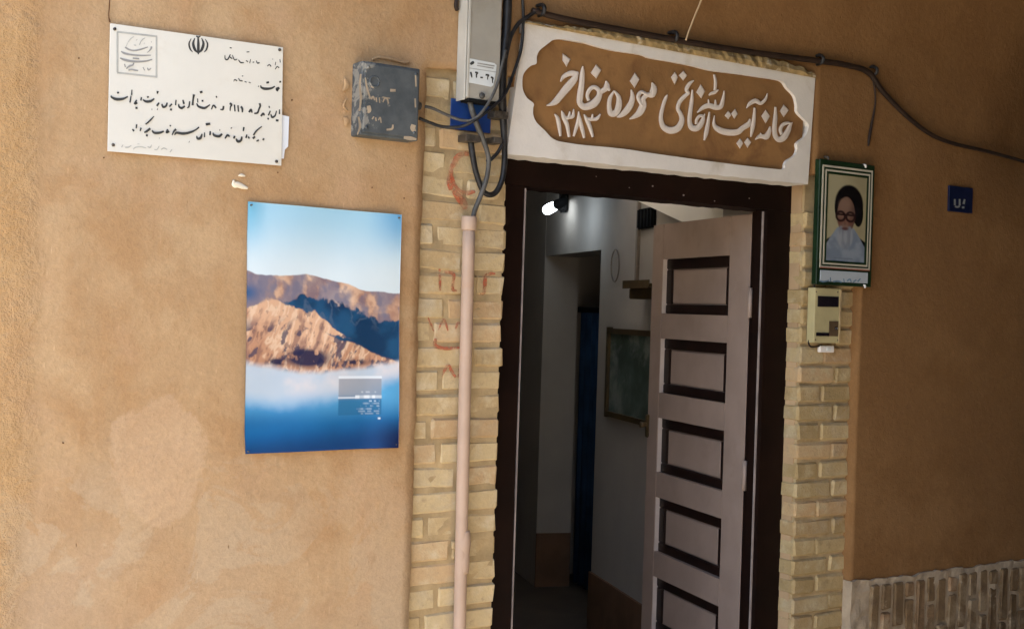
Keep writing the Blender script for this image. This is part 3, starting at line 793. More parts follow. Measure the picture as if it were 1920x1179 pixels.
def sign_letters():
    q1 = lambda x, y, d: at(*C1(x, y), d); q2 = lambda x, y, d: at(*C2(x, y), d)
    bm = bmesh.new(); YB = SY+.0118; H = .0095; i = 0
    D1 = [[(430, 275), (497, 325), (464, 390), (428, 335)], [(715, 368), (760, 415), (717, 492), (668, 440)], [(1045, 438), (1085, 495), (1042, 570), (1000, 510)]]
    D2 = [[(1225, 473), (1274, 525), (1225, 592), (1188, 535)], [(1060, 518), (1102, 580), (1058, 650), (1018, 580)],
          [(680, 575), (715, 530), (743, 568), (715, 610)], [(740, 558), (777, 512), (804, 560), (770, 607)],
          [(788, 830), (825, 783), (853, 828), (822, 882)], [(858, 820), (895, 778), (927, 820), (892, 874)],
          [(460, 283), (502, 350), (467, 420), (418, 360)], [(185, 222), (225, 172), (252, 222), (222, 294)], [(256, 205), (302, 162), (337, 205), (300, 256)],
          [(-22, 345), (12, 278), (54, 335), (14, 415), (-16, 410)][1:4]]
    S1 = [[(412, 514, 6), (440, 472, 18), (490, 446, 22), (530, 446, 24), (565, 442, 10)], [(553, 448, 14), (525, 500, 30), (465, 570, 34), (412, 635, 30), (372, 683, 28), (330, 707, 15), (292, 718, 4)],
          [(602, 383, 5), (598, 440, 20), (590, 550, 25), (578, 640, 28), (578, 695, 26), (610, 728, 28), (655, 722, 32), (702, 695, 34), (740, 640, 26), (738, 590, 20), (700, 562, 18), (662, 580, 18), (640, 630, 16), (652, 676, 14)],
          [(735, 615, 20), (775, 590, 22), (808, 570, 24), (832, 590, 8)], [(800, 508, 5), (806, 545, 24), (800, 585, 26)],
          [(868, 592, 6), (905, 645, 20), (908, 715, 28), (885, 775, 28), (842, 785, 26), (826, 725, 20), (834, 655, 18), (868, 592, 6)],
          [(1013, 582, 6), (1024, 640, 20), (1012, 700, 27), (972, 762, 28), (925, 802, 18), (890, 815, 5)],
          [(1190, 522, 6), (1205, 570, 28), (1190, 622, 30), (1150, 630, 18), (1115, 660, 22), (1112, 720, 32), (1085, 775, 30), (1040, 812, 18), (998, 832, 5)],
          [(1150, 625, 14), (1100, 604, 16), (1072, 640, 18), (1090, 690, 16), (1110, 720, 12)],
          [(362, 790, 5), (388, 828, 17), (402, 900, 17), (412, 978, 10)], [(422, 762, 5), (440, 815, 20), (468, 885, 18), (486, 985, 12)], [(446, 822, 14), (482, 818, 16), (492, 768, 6)], [(484, 822, 12), (518, 806, 16), (524, 748, 5)],
          [(568, 768, 6), (562, 850, 16), (545, 910, 15), (524, 980, 9)], [(566, 780, 8), (582, 860, 17), (600, 930, 17), (614, 994, 10)],
          [(612, 792, 5), (636, 838, 18), (662, 900, 18), (688, 985, 11)], [(640, 835, 14), (678, 832, 15), (686, 790, 6)], [(680, 838, 12), (722, 828, 16), (752, 790, 6)]]
    S2 = [[(1150, 496, 10), (1148, 590, 20), (1140, 690, 23), (1148, 760, 24), (1182, 796, 26), (1226, 776, 30), (1262, 720, 26), (1282, 672, 18), (1306, 638, 4)], [(1300, 648, 6), (1255, 645, 15), (1212, 664, 17), (1194, 706, 17), (1206, 750, 14)],
          [(1100, 676, 6), (1092, 720, 20), (1066, 768, 28), (1030, 768, 20), (1000, 768, 18), (962, 796, 5)], [(1010, 735, 5), (1020, 765, 16)],
          [(958, 504, 10), (952, 600, 18), (938, 690, 20), (924, 772, 8)], [(882, 508, 4), (915, 464, 18), (965, 440, 22), (1015, 462, 17), (1058, 425, 14), (1076, 372, 5)],
          [(915, 606, 6), (900, 655, 24), (850, 688, 24), (800, 726, 28), (710, 730, 30), (630, 706, 28), (584, 660, 17), (588, 575, 5)],
          [(542, 542, 7), (530, 630, 17), (512, 730, 21), (494, 804, 8)],
          [(678, 346, 5), (668, 420, 16), (645, 492, 22), (596, 500, 24), (540, 484, 24), (486, 500, 20), (428, 548, 6)], [(596, 430, 5), (598, 470, 12), (598, 500, 14)], [(532, 425, 5), (535, 462, 10), (540, 490, 14)],
          [(584, 198, 10), (597, 265, 15), (592, 345, 14)], [(534, 388, 6), (560, 372, 15), (592, 362, 14), (624, 338, 6)],
          [(385, 338, 8), (378, 440, 18), (364, 550, 21), (358, 630, 22), (380, 686, 28), (430, 690, 28), (470, 640, 24), (484, 590, 16), (455, 578, 14), (424, 612, 15), (420, 655, 14)], [(478, 606, 14), (500, 560, 5)],
          [(398, 252, 5), (358, 282, 17), (330, 335, 19), (352, 372, 14)], [(356, 366, 12), (312, 398, 19), (268, 448, 19), (250, 510, 19), (275, 560, 20), (288, 620, 26), (252, 690, 32), (182, 712, 32), (118, 680, 26), (94, 600, 20), (110, 500, 18), (138, 415, 15), (156, 384, 5)]]
    for D, q in ((D1, q1), (D2, q2)):
        for d in D: add_patch(bm, d, q, YB, H-.0003*(i % 5)); i += 1
    for L, q in ((S1, q1), (S2, q2)):
        for s in L: add_stroke(bm, s, q, YB, H-.00035*(i % 7), 5); i += 1
    return bm
obj('lettering', sign_letters(), M['letter'], sign)['kind'] = 'stuff'

# ------------------------------------------------------------------ heritage plaque
PYF = -.030
A_ = crop(180, 30, 3.93)
plq = thing('plaque', 'off-white heritage plaque with black script and corner screws above the mountain poster', 'plaque', at(365, 297, PYF))
pcor = xz([(208, 45), (530, 90), (527, 310), (203, 283)], PYF)
bm = bmesh.new(); extrude_poly(bm, pcor[::-1], [], PYF, PYF+.004)
bmesh.ops.dissolve_limit(bm, angle_limit=.01, verts=bm.verts, edges=bm.edges)
bmesh.ops.bevel(bm, geom=[e for e in bm.edges], offset=.0008, segments=1, affect='EDGES')
obj('plate', bm, M['plaque'], plq)
for px, py in ((215, 55), (524, 94), (518, 303), (212, 272)):
    c = at(px, py, PYF); tube('screw', [c+Vector((0, .002, 0)), c+Vector((0, -.0025, 0))], [.0042, .0036], M['screw'], plq, 10, 1)
def strokes(name, L, mat, tr, y, par, w=1.0, each=False):
    """painted script; each=True makes every stroke an object of its own"""
    if each:
        for i, st in enumerate(L): strokes(name, [st], mat, tr, y-.00003*i, par, w)
        return
    bm = bmesh.new()
    for i, s in enumerate(L): add_stroke(bm, [(a, b, c*w) for a, b, c in s], tr, y-.000025*i, 0, 4)
    o = obj(name, bm, mat, par)
    if len(L) > 1: o['kind'] = 'stuff'
    return o
TY = PYF-.0006
strokes('lettering', [
    # second line
    [(1345, 548, 14), (1335, 540, 13), (1352, 530, 8)], [(1350, 488, 7), (1365, 486, 7)], [(1318, 520, 5), (1290, 535, 8), (1245, 538, 10), (1218, 528, 7), (1214, 512, 3)], [(1255, 494, 7), (1275, 490, 8)],
    # third line
    [(1352, 690, 4), (1352, 725, 6)], [(1330, 700, 4), (1320, 735, 6), (1298, 748, 8), (1288, 725, 4)], [(1325, 770, 8), (1345, 772, 8)],
    [(1275, 665, 5), (1278, 680, 4)], [(1270, 735, 6), (1285, 700, 5)], [(1265, 752, 6), (1272, 765, 6)], [(1215, 740, 7), (1232, 720, 8), (1240, 735, 5)], [(1205, 645, 8), (1210, 665, 7), (1200, 690, 6), (1190, 715, 7), (1165, 720, 5)], [(1128, 712, 8), (1142, 690, 7), (1150, 715, 5)],
    [(985, 645, 8), (998, 655, 8), (990, 675, 5), (988, 700, 4)], [(1020, 655, 6), (1024, 705, 5)], [(1046, 660, 6), (1050, 708, 5)], [(1068, 668, 8), (1078, 685, 8), (1078, 712, 5)],
    [(940, 665, 7), (935, 690, 7), (915, 690, 4)], [(885, 592, 5), (890, 605, 4)], [(885, 680, 7), (865, 660, 6), (850, 690, 4)], [(840, 655, 4), (800, 680, 9), (755, 668, 8), (742, 645, 4)], [(765, 565, 9), (785, 560, 8)], [(748, 610, 4), (750, 640, 4)], [(778, 628, 7), (792, 626, 7)],
    [(722, 580, 9), (715, 620, 6), (712, 660, 8)], [(690, 630, 5), (685, 668, 6), (672, 680, 4)], [(648, 650, 8), (640, 620, 5)], [(655, 665, 6), (632, 680, 9), (612, 670, 7), (610, 650, 4)], [(590, 620, 5), (586, 660, 5)],
    [(560, 650, 6), (540, 670, 6)], [(545, 690, 8), (560, 692, 8)], [(525, 640, 5), (515, 665, 8), (495, 672, 9), (485, 650, 5)], [(455, 555, 9), (452, 575, 5)], [(448, 665, 8), (465, 640, 6)], [(450, 688, 6), (455, 690, 6)], [(430, 610, 5), (405, 628, 9), (370, 632, 9), (345, 618, 5)], [(375, 600, 6), (390, 598, 6)], [(410, 690, 6), (414, 690, 6)],
    [(335, 600, 5), (330, 625, 6)], [(305, 640, 8), (285, 648, 8), (300, 620, 5)], [(290, 678, 8), (306, 680, 8)], [(265, 545, 4), (262, 585, 5)], [(258, 590, 4), (250, 640, 6)], [(235, 595, 5), (200, 612, 9), (150, 615, 11), (115, 600, 7), (112, 588, 3)], [(155, 568, 7), (170, 566, 7)],
    # fourth line
    [(1228, 915, 7), (1240, 905, 6)], [(1200, 915, 6), (1182, 925, 5)], [(1222, 815, 4), (1180, 850, 6), (1160, 880, 6)], [(1155, 905, 8), (1172, 890, 7)], [(1130, 905, 6), (1122, 890, 5)], [(1105, 900, 7), (1112, 875, 5)], [(1075, 890, 6), (1068, 918, 9), (1045, 926, 10), (1032, 905, 5)], [(1090, 820, 6), (1085, 850, 5)],
    [(1015, 905, 7), (1022, 885, 7)], [(985, 890, 6), (968, 880, 8), (950, 905, 5)], [(995, 825, 6), (1000, 830, 6)], [(930, 870, 7), (905, 888, 10), (870, 880, 9), (862, 862, 4)], [(910, 842, 6), (915, 842, 6)], [(840, 880, 7), (842, 850, 6)],
    [(808, 800, 9), (842, 796, 9)], [(800, 860, 4), (800, 895, 5)], [(782, 870, 5), (770, 900, 10), (748, 905, 8), (742, 885, 4)],
    [(760, 820, 5), (735, 840, 6), (690, 860, 9), (640, 868, 10), (595, 862, 9), (578, 878, 4)], [(685, 928, 7), (688, 930, 7)], [(590, 835, 8), (575, 850, 7), (560, 880, 4)], [(550, 805, 6), (545, 815, 5)], [(540, 850, 8), (520, 860, 8), (528, 835, 6)], [(500, 850, 6), (470, 862, 9), (430, 862, 9), (412, 845, 5)], [(465, 902, 5), (468, 902, 5)],
    [(428, 740, 3), (395, 775, 6), (365, 800, 5)], [(400, 830, 8), (375, 850, 9), (355, 860, 5)], [(368, 880, 8), (382, 882, 8)], [(325, 850, 5), (332, 825, 6)], [(300, 800, 6), (296, 830, 5)], [(280, 850, 7), (268, 835, 5)]],
    M['ink'], A_, TY, plq, .98)
strokes('lettering', [
    [(1355, 320, 4), (1358, 345, 5)], [(1350, 385, 6), (1335, 375, 6), (1320, 395, 5)], [(1325, 340, 4), (1320, 365, 4)], [(1290, 375, 6), (1278, 360, 5), (1262, 372, 5)], [(1300, 318, 4), (1304, 322, 4)],
    [(1205, 345, 7), (1190, 350, 6), (1180, 330, 4)], [(1165, 340, 5), (1155, 345, 6)], [(1140, 320, 4), (1132, 350, 5)], [(1120, 340, 6), (1105, 330, 5)], [(1110, 268, 5), (1130, 266, 5)], [(1090, 345, 5), (1065, 345, 7), (1050, 325, 4)], [(1040, 320, 5), (1020, 325, 6), (1005, 290, 4)], [(1005, 318, 6), (980, 300, 6)],
    [(990, 285, 5), (970, 322, 8), (952, 318, 7), (950, 290, 4)], [(985, 236, 6), (1000, 238, 6)], [(1200, 515, 4), (1196, 525, 4)],
    [(1140, 495, 4), (1125, 490, 5)], [(1110, 490, 5), (1095, 485, 5)], [(1080, 480, 6), (1060, 478, 5), (1050, 460, 4)], [(1075, 445, 5), (1085, 443, 5)], [(1040, 480, 6), (1022, 470, 5), (1015, 485, 3)]],
    M['ink'], A_, TY-.0001, plq, .66)
strokes('lettering', [[(560, 985, 5), (545, 1005, 5)], [(525, 985, 5), (500, 975, 6), (480, 985, 5)], [(465, 960, 4), (450, 985, 5), (430, 985, 5)], [(410, 950, 4), (400, 970, 6), (380, 965, 5)], [(370, 975, 4), (330, 965, 6), (290, 970, 6), (275, 985, 4)], [(260, 955, 4), (240, 968, 6), (215, 970, 6)], [(200, 950, 4), (188, 968, 5)], [(305, 945, 4), (320, 944, 4)]],
    M['ink_pale'], A_, TY-.0001, plq, .7)
# national emblem: upright blade with two pairs of crescents
strokes('emblem', [[(752, 152, 5), (754, 200, 9), (754, 255, 10), (754, 285, 4)], [(728, 165, 3), (716, 205, 9), (728, 248, 10), (748, 272, 4)], [(778, 165, 3), (792, 205, 9), (780, 248, 10), (760, 272, 4)],
    [(702, 168, 2), (686, 205, 6), (694, 245, 6), (712, 268, 2)], [(804, 172, 2), (822, 208, 6), (814, 248, 6), (796, 270, 2)], [(738, 150, 5), (754, 158, 5), (770, 150, 4)]], M['ink'], A_, TY-.0001, plq)
B_ = crop(200, 40, 9.825)
lg = strokes('logo_border', [[(190, 200, 16), (930, 285, 16)], [(918, 290, 16), (918, 1040, 16)], [(925, 1030, 16), (190, 950, 16)], [(198, 945, 16), (198, 200, 16)]], M['ink_pale'], B_, TY-.0001, plq)
strokes('logo_script', [[(340, 480, 16), (400, 520, 16), (500, 545, 14), (620, 525, 14), (760, 478, 8)], [(265, 560, 10), (330, 595, 20), (450, 620, 17), (620, 635, 15), (815, 630, 8)],
    [(245, 680, 10), (320, 712, 20), (450, 740, 20), (600, 748, 18), (740, 735, 14), (840, 705, 8)], [(820, 470, 18), (822, 500, 16), (780, 555, 8), (745, 580, 5)], [(820, 385, 14), (828, 385, 14)], [(550, 345, 14), (555, 352, 14)], [(690, 410, 12), (696, 412, 12)], [(480, 685, 14), (600, 695, 14)],
    [(500, 770, 10), (480, 810, 14), (420, 830, 18), (360, 880, 8)], [(400, 905, 14), (460, 895, 14), (520, 905, 16), (580, 915, 12)], [(330, 790, 10), (345, 850, 10)], [(670, 850, 10), (700, 910, 8)], [(750, 860, 8), (770, 900, 14), (820, 870, 6)]], M['ink_grey'], B_, TY-.0003, plq)
strokes('logo_script', [[(390, 390, 6), (440, 330, 9), (500, 285, 6)], [(600, 440, 6), (650, 350, 9), (710, 310, 5)], [(540, 450, 10), (500, 440, 7)], [(360, 470, 5), (385, 400, 7)]], M['ink_pale'], B_, TY-.0003, plq)
# paper slip tucked behind the plaque
bm = bmesh.new(); extrude_poly(bm, xz([(520, 214), (542, 219), (540, 275), (534, 281), (532, 298), (520, 296)], -.0245)[::-1], [], -.0250, -.0243)
tag(obj('paper_slip', bm, M['paper']), 'small white paper slip tucked behind the edge of the plaque', 'paper')

# ------------------------------------------------------------------ landscape poster
def colour_grid(name, corners, nx, nz, colfn, yfn, mat, parent=None):
    """sheet between four wall points (tl, tr, br, bl) with a printed picture; back face 0.4 mm behind"""
    tl, tr_, br, bl = corners
    u = np.linspace(0, 1, nx); v = np.linspace(0, 1, nz); U, Vv = np.meshgrid(u, v, indexing='ij')
    C = colfn(U, Vv); Yo = yfn(U, Vv)
    P = [(np.outer(1-u, 1-v)*tl[k]+np.outer(u, 1-v)*tr_[k]+np.outer(u, v)*br[k]+np.outer(1-u, v)*bl[k]) for k in range(3)]
    co = np.stack([P[0], P[1]+Yo, P[2]], -1).reshape(-1, 3); n = nx*nz
    org = Vector(co.mean(0)) if parent is None else wloc(parent)
    if parent is None: org.z = float(co[:, 2].min())
    back = co+np.array([0, .0005, 0]); allc = np.concatenate([co, back])-np.array(org)
    idx = np.arange(n).reshape(nx, nz)
    q = np.stack([idx[:-1, :-1], idx[:-1, 1:], idx[1:, 1:], idx[1:, :-1]], -1).reshape(-1, 4)
    qb = q[:, ::-1]+n
    loop = list(idx[0, :])+list(idx[1:, -1])+list(idx[-1, -2::-1])+list(idx[-2:0:-1, 0])
    rim = [(loop[i], loop[(i+1) % len(loop)], loop[(i+1) % len(loop)]+n, loop[i]+n) for i in range(len(loop))]
    me = bpy.data.meshes.new(name); me.from_pydata(allc.tolist(), [], q.tolist()+qb.tolist()+[tuple(int(a) for a in r) for r in rim])
    ca = me.color_attributes.new('print', 'FLOAT_COLOR', 'POINT')
    cc = np.ones((2*n, 4)); cc[:n, :3] = C.reshape(-1, 3); cc[n:, :3] = .6
    ca.data.foreach_set('color', cc.ravel().astype(np.float32))
    for p in me.polygons: p.use_smooth = True
    me.materials.append(mat); me.update()
    o = bpy.data.objects.new(name, me); COL.objects.link(o)
    if parent is not None: o.parent = parent
    else: o.location = org
    return o
def mixc(a, b, t): return a*(1-t[..., None])+b*t[..., None]
def poster_col(U, V):
    L = lambda *c: lin(c)*.86
    P = lambda xs, ys: np.interp(U, xs, ys)
    n1 = fbm(U*5, V*8, 5, 41); n2 = fbm(U*16, V*22, 4, 44); n3 = fbm(U*40, V*55, 3, 47)
    # sky
    sky_ = mixc(L(168, 212, 232)+0*U[..., None], L(222, 236, 240), smooth(0, .30, V))
    cx = smooth(.72, 1.0, U)*smooth(.22, .0, V)
    sky_ = mixc(sky_, L(96, 165, 212)+0*sky_, cx*.8)
    sky_ = mixc(sky_, L(110, 195, 232)+0*sky_, smooth(.16, 0, U)*smooth(.25, 0, V)*.75)
    C = sky_
    tan = mixc(L(216, 176, 146)+0*C, L(176, 134, 112)+0*C, smooth(.35, .7, n2))
    tan = mixc(tan, L(232, 198, 168)+0*C, smooth(.55, .75, n1))
    rid = 1-np.abs(2*fbm(U*9+V*5+.8*n1, V*11-U*7, 5, 91)-1); rid2 = 1-np.abs(2*fbm(U*22-V*9, V*26+U*12, 4, 93)-1)
    blue = mixc(L(32, 82, 120)+0*C, L(18, 56, 90)+0*C, smooth(.35, .65, n1))
    # far ridge
    ridge = P([0, .05, .12, .2, .3, .37, .45, .55, .65, .72, .8, .9, 1], [.272, .283, .290, .287, .281, .276, .283, .294, .310, .328, .333, .337, .336])+(n2-.5)*.012
    far = mixc(mixc(tan, L(92, 92, 120)+0*C, smooth(.84, .60, rid)*.6), L(120, 120, 140)+0*C, smooth(.40, .62, fbm(U*9+V*7, V*10-U*6, 4, 51))*.75)
    m = smooth(-.003, .003, V-ridge); C = mixc(C, far, m)
    # left gully in blue haze
    g = smooth(.13, .0, U)*smooth(.30, .36, V)*smooth(.42, .36, V); C = mixc(C, L(62, 96, 140)+0*C, g*m)
    # big shadow slope
    up = P([0, .2, .28, .36, .45, .55, .63, .70, .78, .86, 1], [.60, .405, .375, .352, .372, .388, .408, .418, .432, .448, .452])+(n2-.5)*.05+(rid2-.7)*.02
    sh = smooth(-.006, .006, V-up)*smooth(.17, .23, U+(n2-.5)*.12); C = mixc(C, blue, sh)
    C = mixc(C, L(88, 104, 126)+0*C, sh*smooth(.88, .97, rid)*.55*smooth(.52, .44, V))
    # near lit mountain with gullies running down its faces
    nm = P([0, .1, .18, .24, .30, .38, .45, .52, .58, .64, .72, .80, .9, 1], [.425, .395, .388, .398, .400, .425, .438, .466, .50, .53, .553, .575, .60, .635])+(n2-.5)*.03+(rid2-.7)*.012
    flow = fbm(U*16+V*10+1.5*n1, V*7-U*3, 4, 57); rg = 1-np.abs(2*flow-1); fine_r = 1-np.abs(2*fbm(U*48+V*22, V*30-U*8, 3, 59)-1)
    near = mixc(L(224, 180, 146)+0*C, L(196, 146, 114)+0*C, smooth(.35, .65, n1))
    near = mixc(near, L(242, 212, 180)+0*C, smooth(.86, .98, rg)*.7)
    near = mixc(near, L(140, 102, 92)+0*C, smooth(.74, .52, rg)*.7*smooth(.40, .46, V))
    near = mixc(near, L(112, 84, 84)+0*C, smooth(.62, .40, fine_r)*.6*smooth(.40, .44, V))
    near = mixc(near, L(58, 60, 90)+0*C, smooth(.62, .68, fbm(U*20+V*12, V*22, 4, 61))*.8*smooth(.44, .52, V))
    nmask = smooth(-.004, .004, V-nm); C = mixc(C, near, nmask)
    # lit spur with a dark wedge below it
    w = smooth(-.005, .004, V-P([0, .48, .56, .64, .78, .9, 1], [.9, .505, .52, .533, .548, .588, .612])-(n2-.5)*.02)*smooth(.004, -.005, V-P([0, .48, .6, .72, .85, 1], [.3, .50, .54, .562, .598, .632])-(n2-.5)*.02)
    C = mixc(C, blue, w)
    # navy crags just above the mist
    cr = smooth(.20, .34, fbm(U*20, V*26, 4, 67))*np.clip(2.2*np.exp(-(((U-.39)/.13)**2+((V-.618)/.036)**2))-.25, 0, 1)
    cr = cr+np.clip(1.3*np.exp(-(((U-.19)/.05)**2+((V-.634)/.014)**2))+1.2*np.exp(-(((U-.70)/.08)**2+((V-.634)/.012)**2)), 0, 1)*smooth(.3, .45, n3)
    C = mixc(C, L(26, 34, 70)+0*C, np.clip(cr, 0, .95))
    # fog bank
    fog = smooth(.0, .035, V-P([0, .15, .35, .55, .75, 1], [.615, .628, .655, .648, .632, .615])-(n1-.5)*.05)
    C = mixc(C, mixc(L(226, 220, 220)+0*C, L(192, 208, 222)+0*C, smooth(.3, .7, n1)), fog)
    # blue depth below
    e = P([0, .3, .6, .75, 1], [.745, .76, .74, .712, .678])+(n1-.5)*.09
    d = smooth(-.02, .085, V-e)
    deep = mixc(L(92, 172, 220)+0*C, L(24, 106, 164)+0*C, smooth(.76, .90, V)); deep = mixc(deep, L(20, 66, 118)+0*C, smooth(.90, 1.02, V+.06*U))
    deep = mixc(deep, L(10, 24, 70)+0*C, smooth(.82, 1.0, U)*smooth(.84, 1.0, V)*.9)
    deep = deep*(.85+.3*n1[..., None]); C = mixc(C, deep, d)
    # caption block
    bx = smooth(.592, .597, U)*smooth(.886, .881, U)*smooth(.702, .705, V)*smooth(.858, .855, V)
    C = mixc(C, mixc(L(150, 152, 160)+0*C, L(36, 104, 148)+0*C, smooth(.765, .80, V)), bx*.75)
    def line(u0, u1, v0, v1, a=1.0):
        k = smooth(u0-.003, u0+.003, U)*smooth(u1+.003, u1-.003, U)*smooth(v0-.002, v0+.002, V)*smooth(v1+.002, v1-.002, V)
        return k*a
    t = line(.592, .886, .692, .703, .9)+line(.592, .72, .780, .786, .9)+line(.71, .885, .774, .787)*(.6+.6*smooth(.4, .6, vnoise(U*60, V*0+3, 71)))
    for k, (ua, v0, a) in enumerate(((.74, .757, .45), (.80, .795, .6), (.76, .805, .35), (.75, .816, .4), (.72, .828, .35), (.73, .838, .3), (.74, .848, .25))):
        t = t+line(ua, .87, v0, v0+.006, a)*smooth(.35, .6, vnoise(U*70, V*0+k*5.3, 73))
    t = t+line(.862, .878, .868, .876, .8)
    return np.clip(mixc(C, L(232, 240, 246)+0*C, np.clip(t, 0, 1)), 0, 1)
PY2 = -.024
pco = [at(*q, PY2) for q in ((463, 378), (750, 403), (742, 838), (457, 850))]
pst = colour_grid('poster', pco, 240, 360, poster_col,
                  lambda U, V: -.003-.009*smooth(.75, 1, U)*(.3+.7*smooth(.3, 1, V))-.007*smooth(.9, 1, V)*(1-U)-.004*np.sin(U*5+V*3)**2-.004*smooth(.12, 0, U)*smooth(.15, 0, V), M['poster'])
tag(pst, 'large unframed poster of bare mountains above blue mist, pinned to the clay wall', 'poster')
for px, py in ((468, 385), (744, 409), (738, 832), (462, 845)):
    c = at(px, py, PY2)
    tube('pin', [c+Vector((0, .004, 0)), c+Vector((0, -.016, 0))], [.0022, .002], M['screw'], pst, 8, 1)

# ------------------------------------------------------------------ junction box
JF = -.070
ja, jb = at(679, 118, JF), at(784, 262, JF)
jx0, jx1, jz0, jz1 = ja.x, jb.x, at(730, 259, JF).z, at(730, 121, JF).z
jc = Vector(((jx0+jx1)/2, -.02, jz0))
jn = thing('junction_box', 'weathered dark grey electrical junction box splashed with plaster', 'junction box', jc)
def jbox_body():
    bm = bm_box(jx0, jx1, JF, -.010, jz0, jz1, .005, 3)
    return bm
obj('box_body', jbox_body(), M['jbox'], jn)
obj('lid', bm_box(jx0+.006, jx1-.004, JF-.004, JF+.002, jz0+.007, jz1-.006, .003, 2), M['jbox'], jn)
rc = Vector((jx0+.035, JF-.004, jz1-.05))
bm = bmesh.new(); add_tube(bm, [rc+Vector((.013*math.cos(a), 0, .013*math.sin(a))) for a in [2*math.pi*i/12 for i in range(13)]], .0025, 6, 2); obj('cover_ring', bm, M['jbox'], jn, True)
for dx, dz in ((.016, .02), (jx1-jx0-.014, .02), (.016, jz1-jz0-.016), (jx1-jx0-.014, jz1-jz0-.016)):
    c = Vector((jx0+dx, JF-.003, jz0+dz)); tube('screw', [c, c+Vector((0, -.003, 0))], [.0045, .004], M['jbox'], jn, 10, 1)
gl = at(792, 200, -.035)
tube('cable_gland', [Vector((jx1-.002, -.035, gl.z)), Vector((jx1+.014, -.035, gl.z)), Vector((jx1+.015, -.035, gl.z)), Vector((jx1+.022, -.035, gl.z))], [.014, .014, .011, .010], M['cable_gr'], jn, 10, 2)
sc = crop(640, 90, 5.895)
strokes('scratched_script', [[(330, 570, 10), (350, 540, 10), (370, 580, 8)], [(385, 550, 8), (390, 600, 8)], [(420, 550, 7), (425, 610, 6)], [(460, 600, 7), (480, 560, 9), (510, 570, 9), (520, 620, 7)], [(455, 545, 6), (540, 560, 6)],
    [(340, 790, 7), (360, 760, 8)], [(380, 770, 7), (385, 810, 7)], [(410, 800, 7), (430, 770, 8), (440, 830, 6)], [(540, 470, 16), (600, 472, 14)], [(500, 905, 10), (560, 895, 12), (570, 850, 8)], [(300, 640, 20), (310, 690, 22), (295, 720, 10)], [(330, 420, 12), (360, 440, 14)], [(690, 990, 14), (760, 1000, 22), (830, 1010, 10)], [(800, 850, 26), (790, 890, 28), (815, 930, 16)], [(820, 300, 8), (825, 430, 9)], [(815, 560, 8), (820, 660, 9)]],
    M['mortar_grey'], sc, JF-.0044, jn, 1.0, True)
strokes('plaster_splash', [[(215, 290, 20), (205, 420, 26), (215, 560, 24), (200, 700, 20)], [(265, 330, 14), (280, 430, 22), (320, 560, 18)], [(190, 760, 20), (205, 870, 24), (175, 960, 14)]], M['mortar_grey'], sc, JF-.0047, jn, .5, True)
# rough patching plaster round the box
bm = bmesh.new()
for i, s in enumerate(([(340, 130, 12), (420, 105, 16), (560, 125, 18), (700, 165, 14), (760, 150, 8)], [(40, 330, 10), (60, 420, 34), (20, 480, 12)], [(30, 770, 12), (60, 800, 34), (50, 860, 16)], [(60, 560, 8), (30, 640, 16), (70, 700, 10)])):
    bm = bmesh.new(); add_stroke(bm, s, sc, -.0215-.0004*i, .0025); obj('patching_plaster', bm, M['plaster'], front, True)

# ------------------------------------------------------------------ electricity meter box, number label, blue plate
MF = -.070
mx0, mx1 = at(878, 90, MF).x, at(939, 90, MF).x; mzb = at(900, 187, MF).z
mt = thing('meter_box', 'tall grey metal meter box with white number label beside the sign', 'meter box', ((mx0+mx1)/2, -.02, mzb))
obj('box_body', bm_box(mx0, mx1, MF, -.022, mzb, 2.78, .003, 2), M['steel'], mt)
obj('side_flange', bm_box(mx0-.0045, mx0-.0005, MF+.006, -.020, mzb-.004, 2.78, .001, 1), M['steel_lt'], mt)
obj('edge_bead', bm_box(mx0-.002, mx0+.0045, MF-.0025, MF-.0003, mzb+.002, 2.78, .0008, 1), M['steel_lt'], mt)
obj('bottom_lip', bm_box(mx0+.004, mx1-.002, MF-.003, -.03, mzb-.008, mzb-.0005, .001, 1), M['black'], mt)
D_ = crop(840, 0, 5.617); LY = MF-.0012
lab = [(212, 620), (232, 618), (490, 668), (512, 690), (505, 770), (478, 900), (455, 918), (225, 872), (205, 850)]
bm = bmesh.new(); extrude_poly(bm, [(D_(x, y, LY).x, D_(x, y, LY).z) for x, y in lab][::-1], [], LY, MF-.0001)
lb = obj('number_label', bm, M['label'], mt)
strokes('label_numbers', [[(238, 760, 9), (246, 790, 9), (252, 820, 5)], [(285, 765, 10), (310, 770, 9), (300, 790, 8), (300, 822, 6)], [(340, 818, 8), (368, 820, 8)], [(395, 790, 10), (425, 795, 10), (418, 815, 6), (415, 842, 5)], [(452, 815, 10), (472, 825, 9), (468, 850, 6), (470, 878, 5)]], M['ink'], D_, LY-.0005, lb)
strokes('label_numbers', [[(235, 680, 12), (262, 662, 16), (275, 655, 8)], ], M['ink'], D_, LY-.0006, lb)
strokes('label_heading', [[(310, 668, 7), (490, 698, 7)], [(305, 692, 6), (480, 722, 6)], [(205, 716, 3), (505, 762, 3)]], M['ink_grey'], D_, LY-.0006, lb)
kn = D_(355, 1010, MF); tube('knob', [kn, kn+Vector((0, -.006, 0))], [.009, .007], M['cable_gr'], mt, 10, 2)
bl = at(845, 187, -.012), at(919, 251, -.012)
bp = thing('number_plate', 'small bright blue enamel plate on the brick pier behind the cables', 'plate', (bl[0].x+.06, -.012, bl[1].z))
obj('plate', bm_box(bl[0].x, bl[1].x, -.014, -.0115, at(880, 246, -.012).z, bl[0].z+.004, .001, 1), M['blue'], bp)

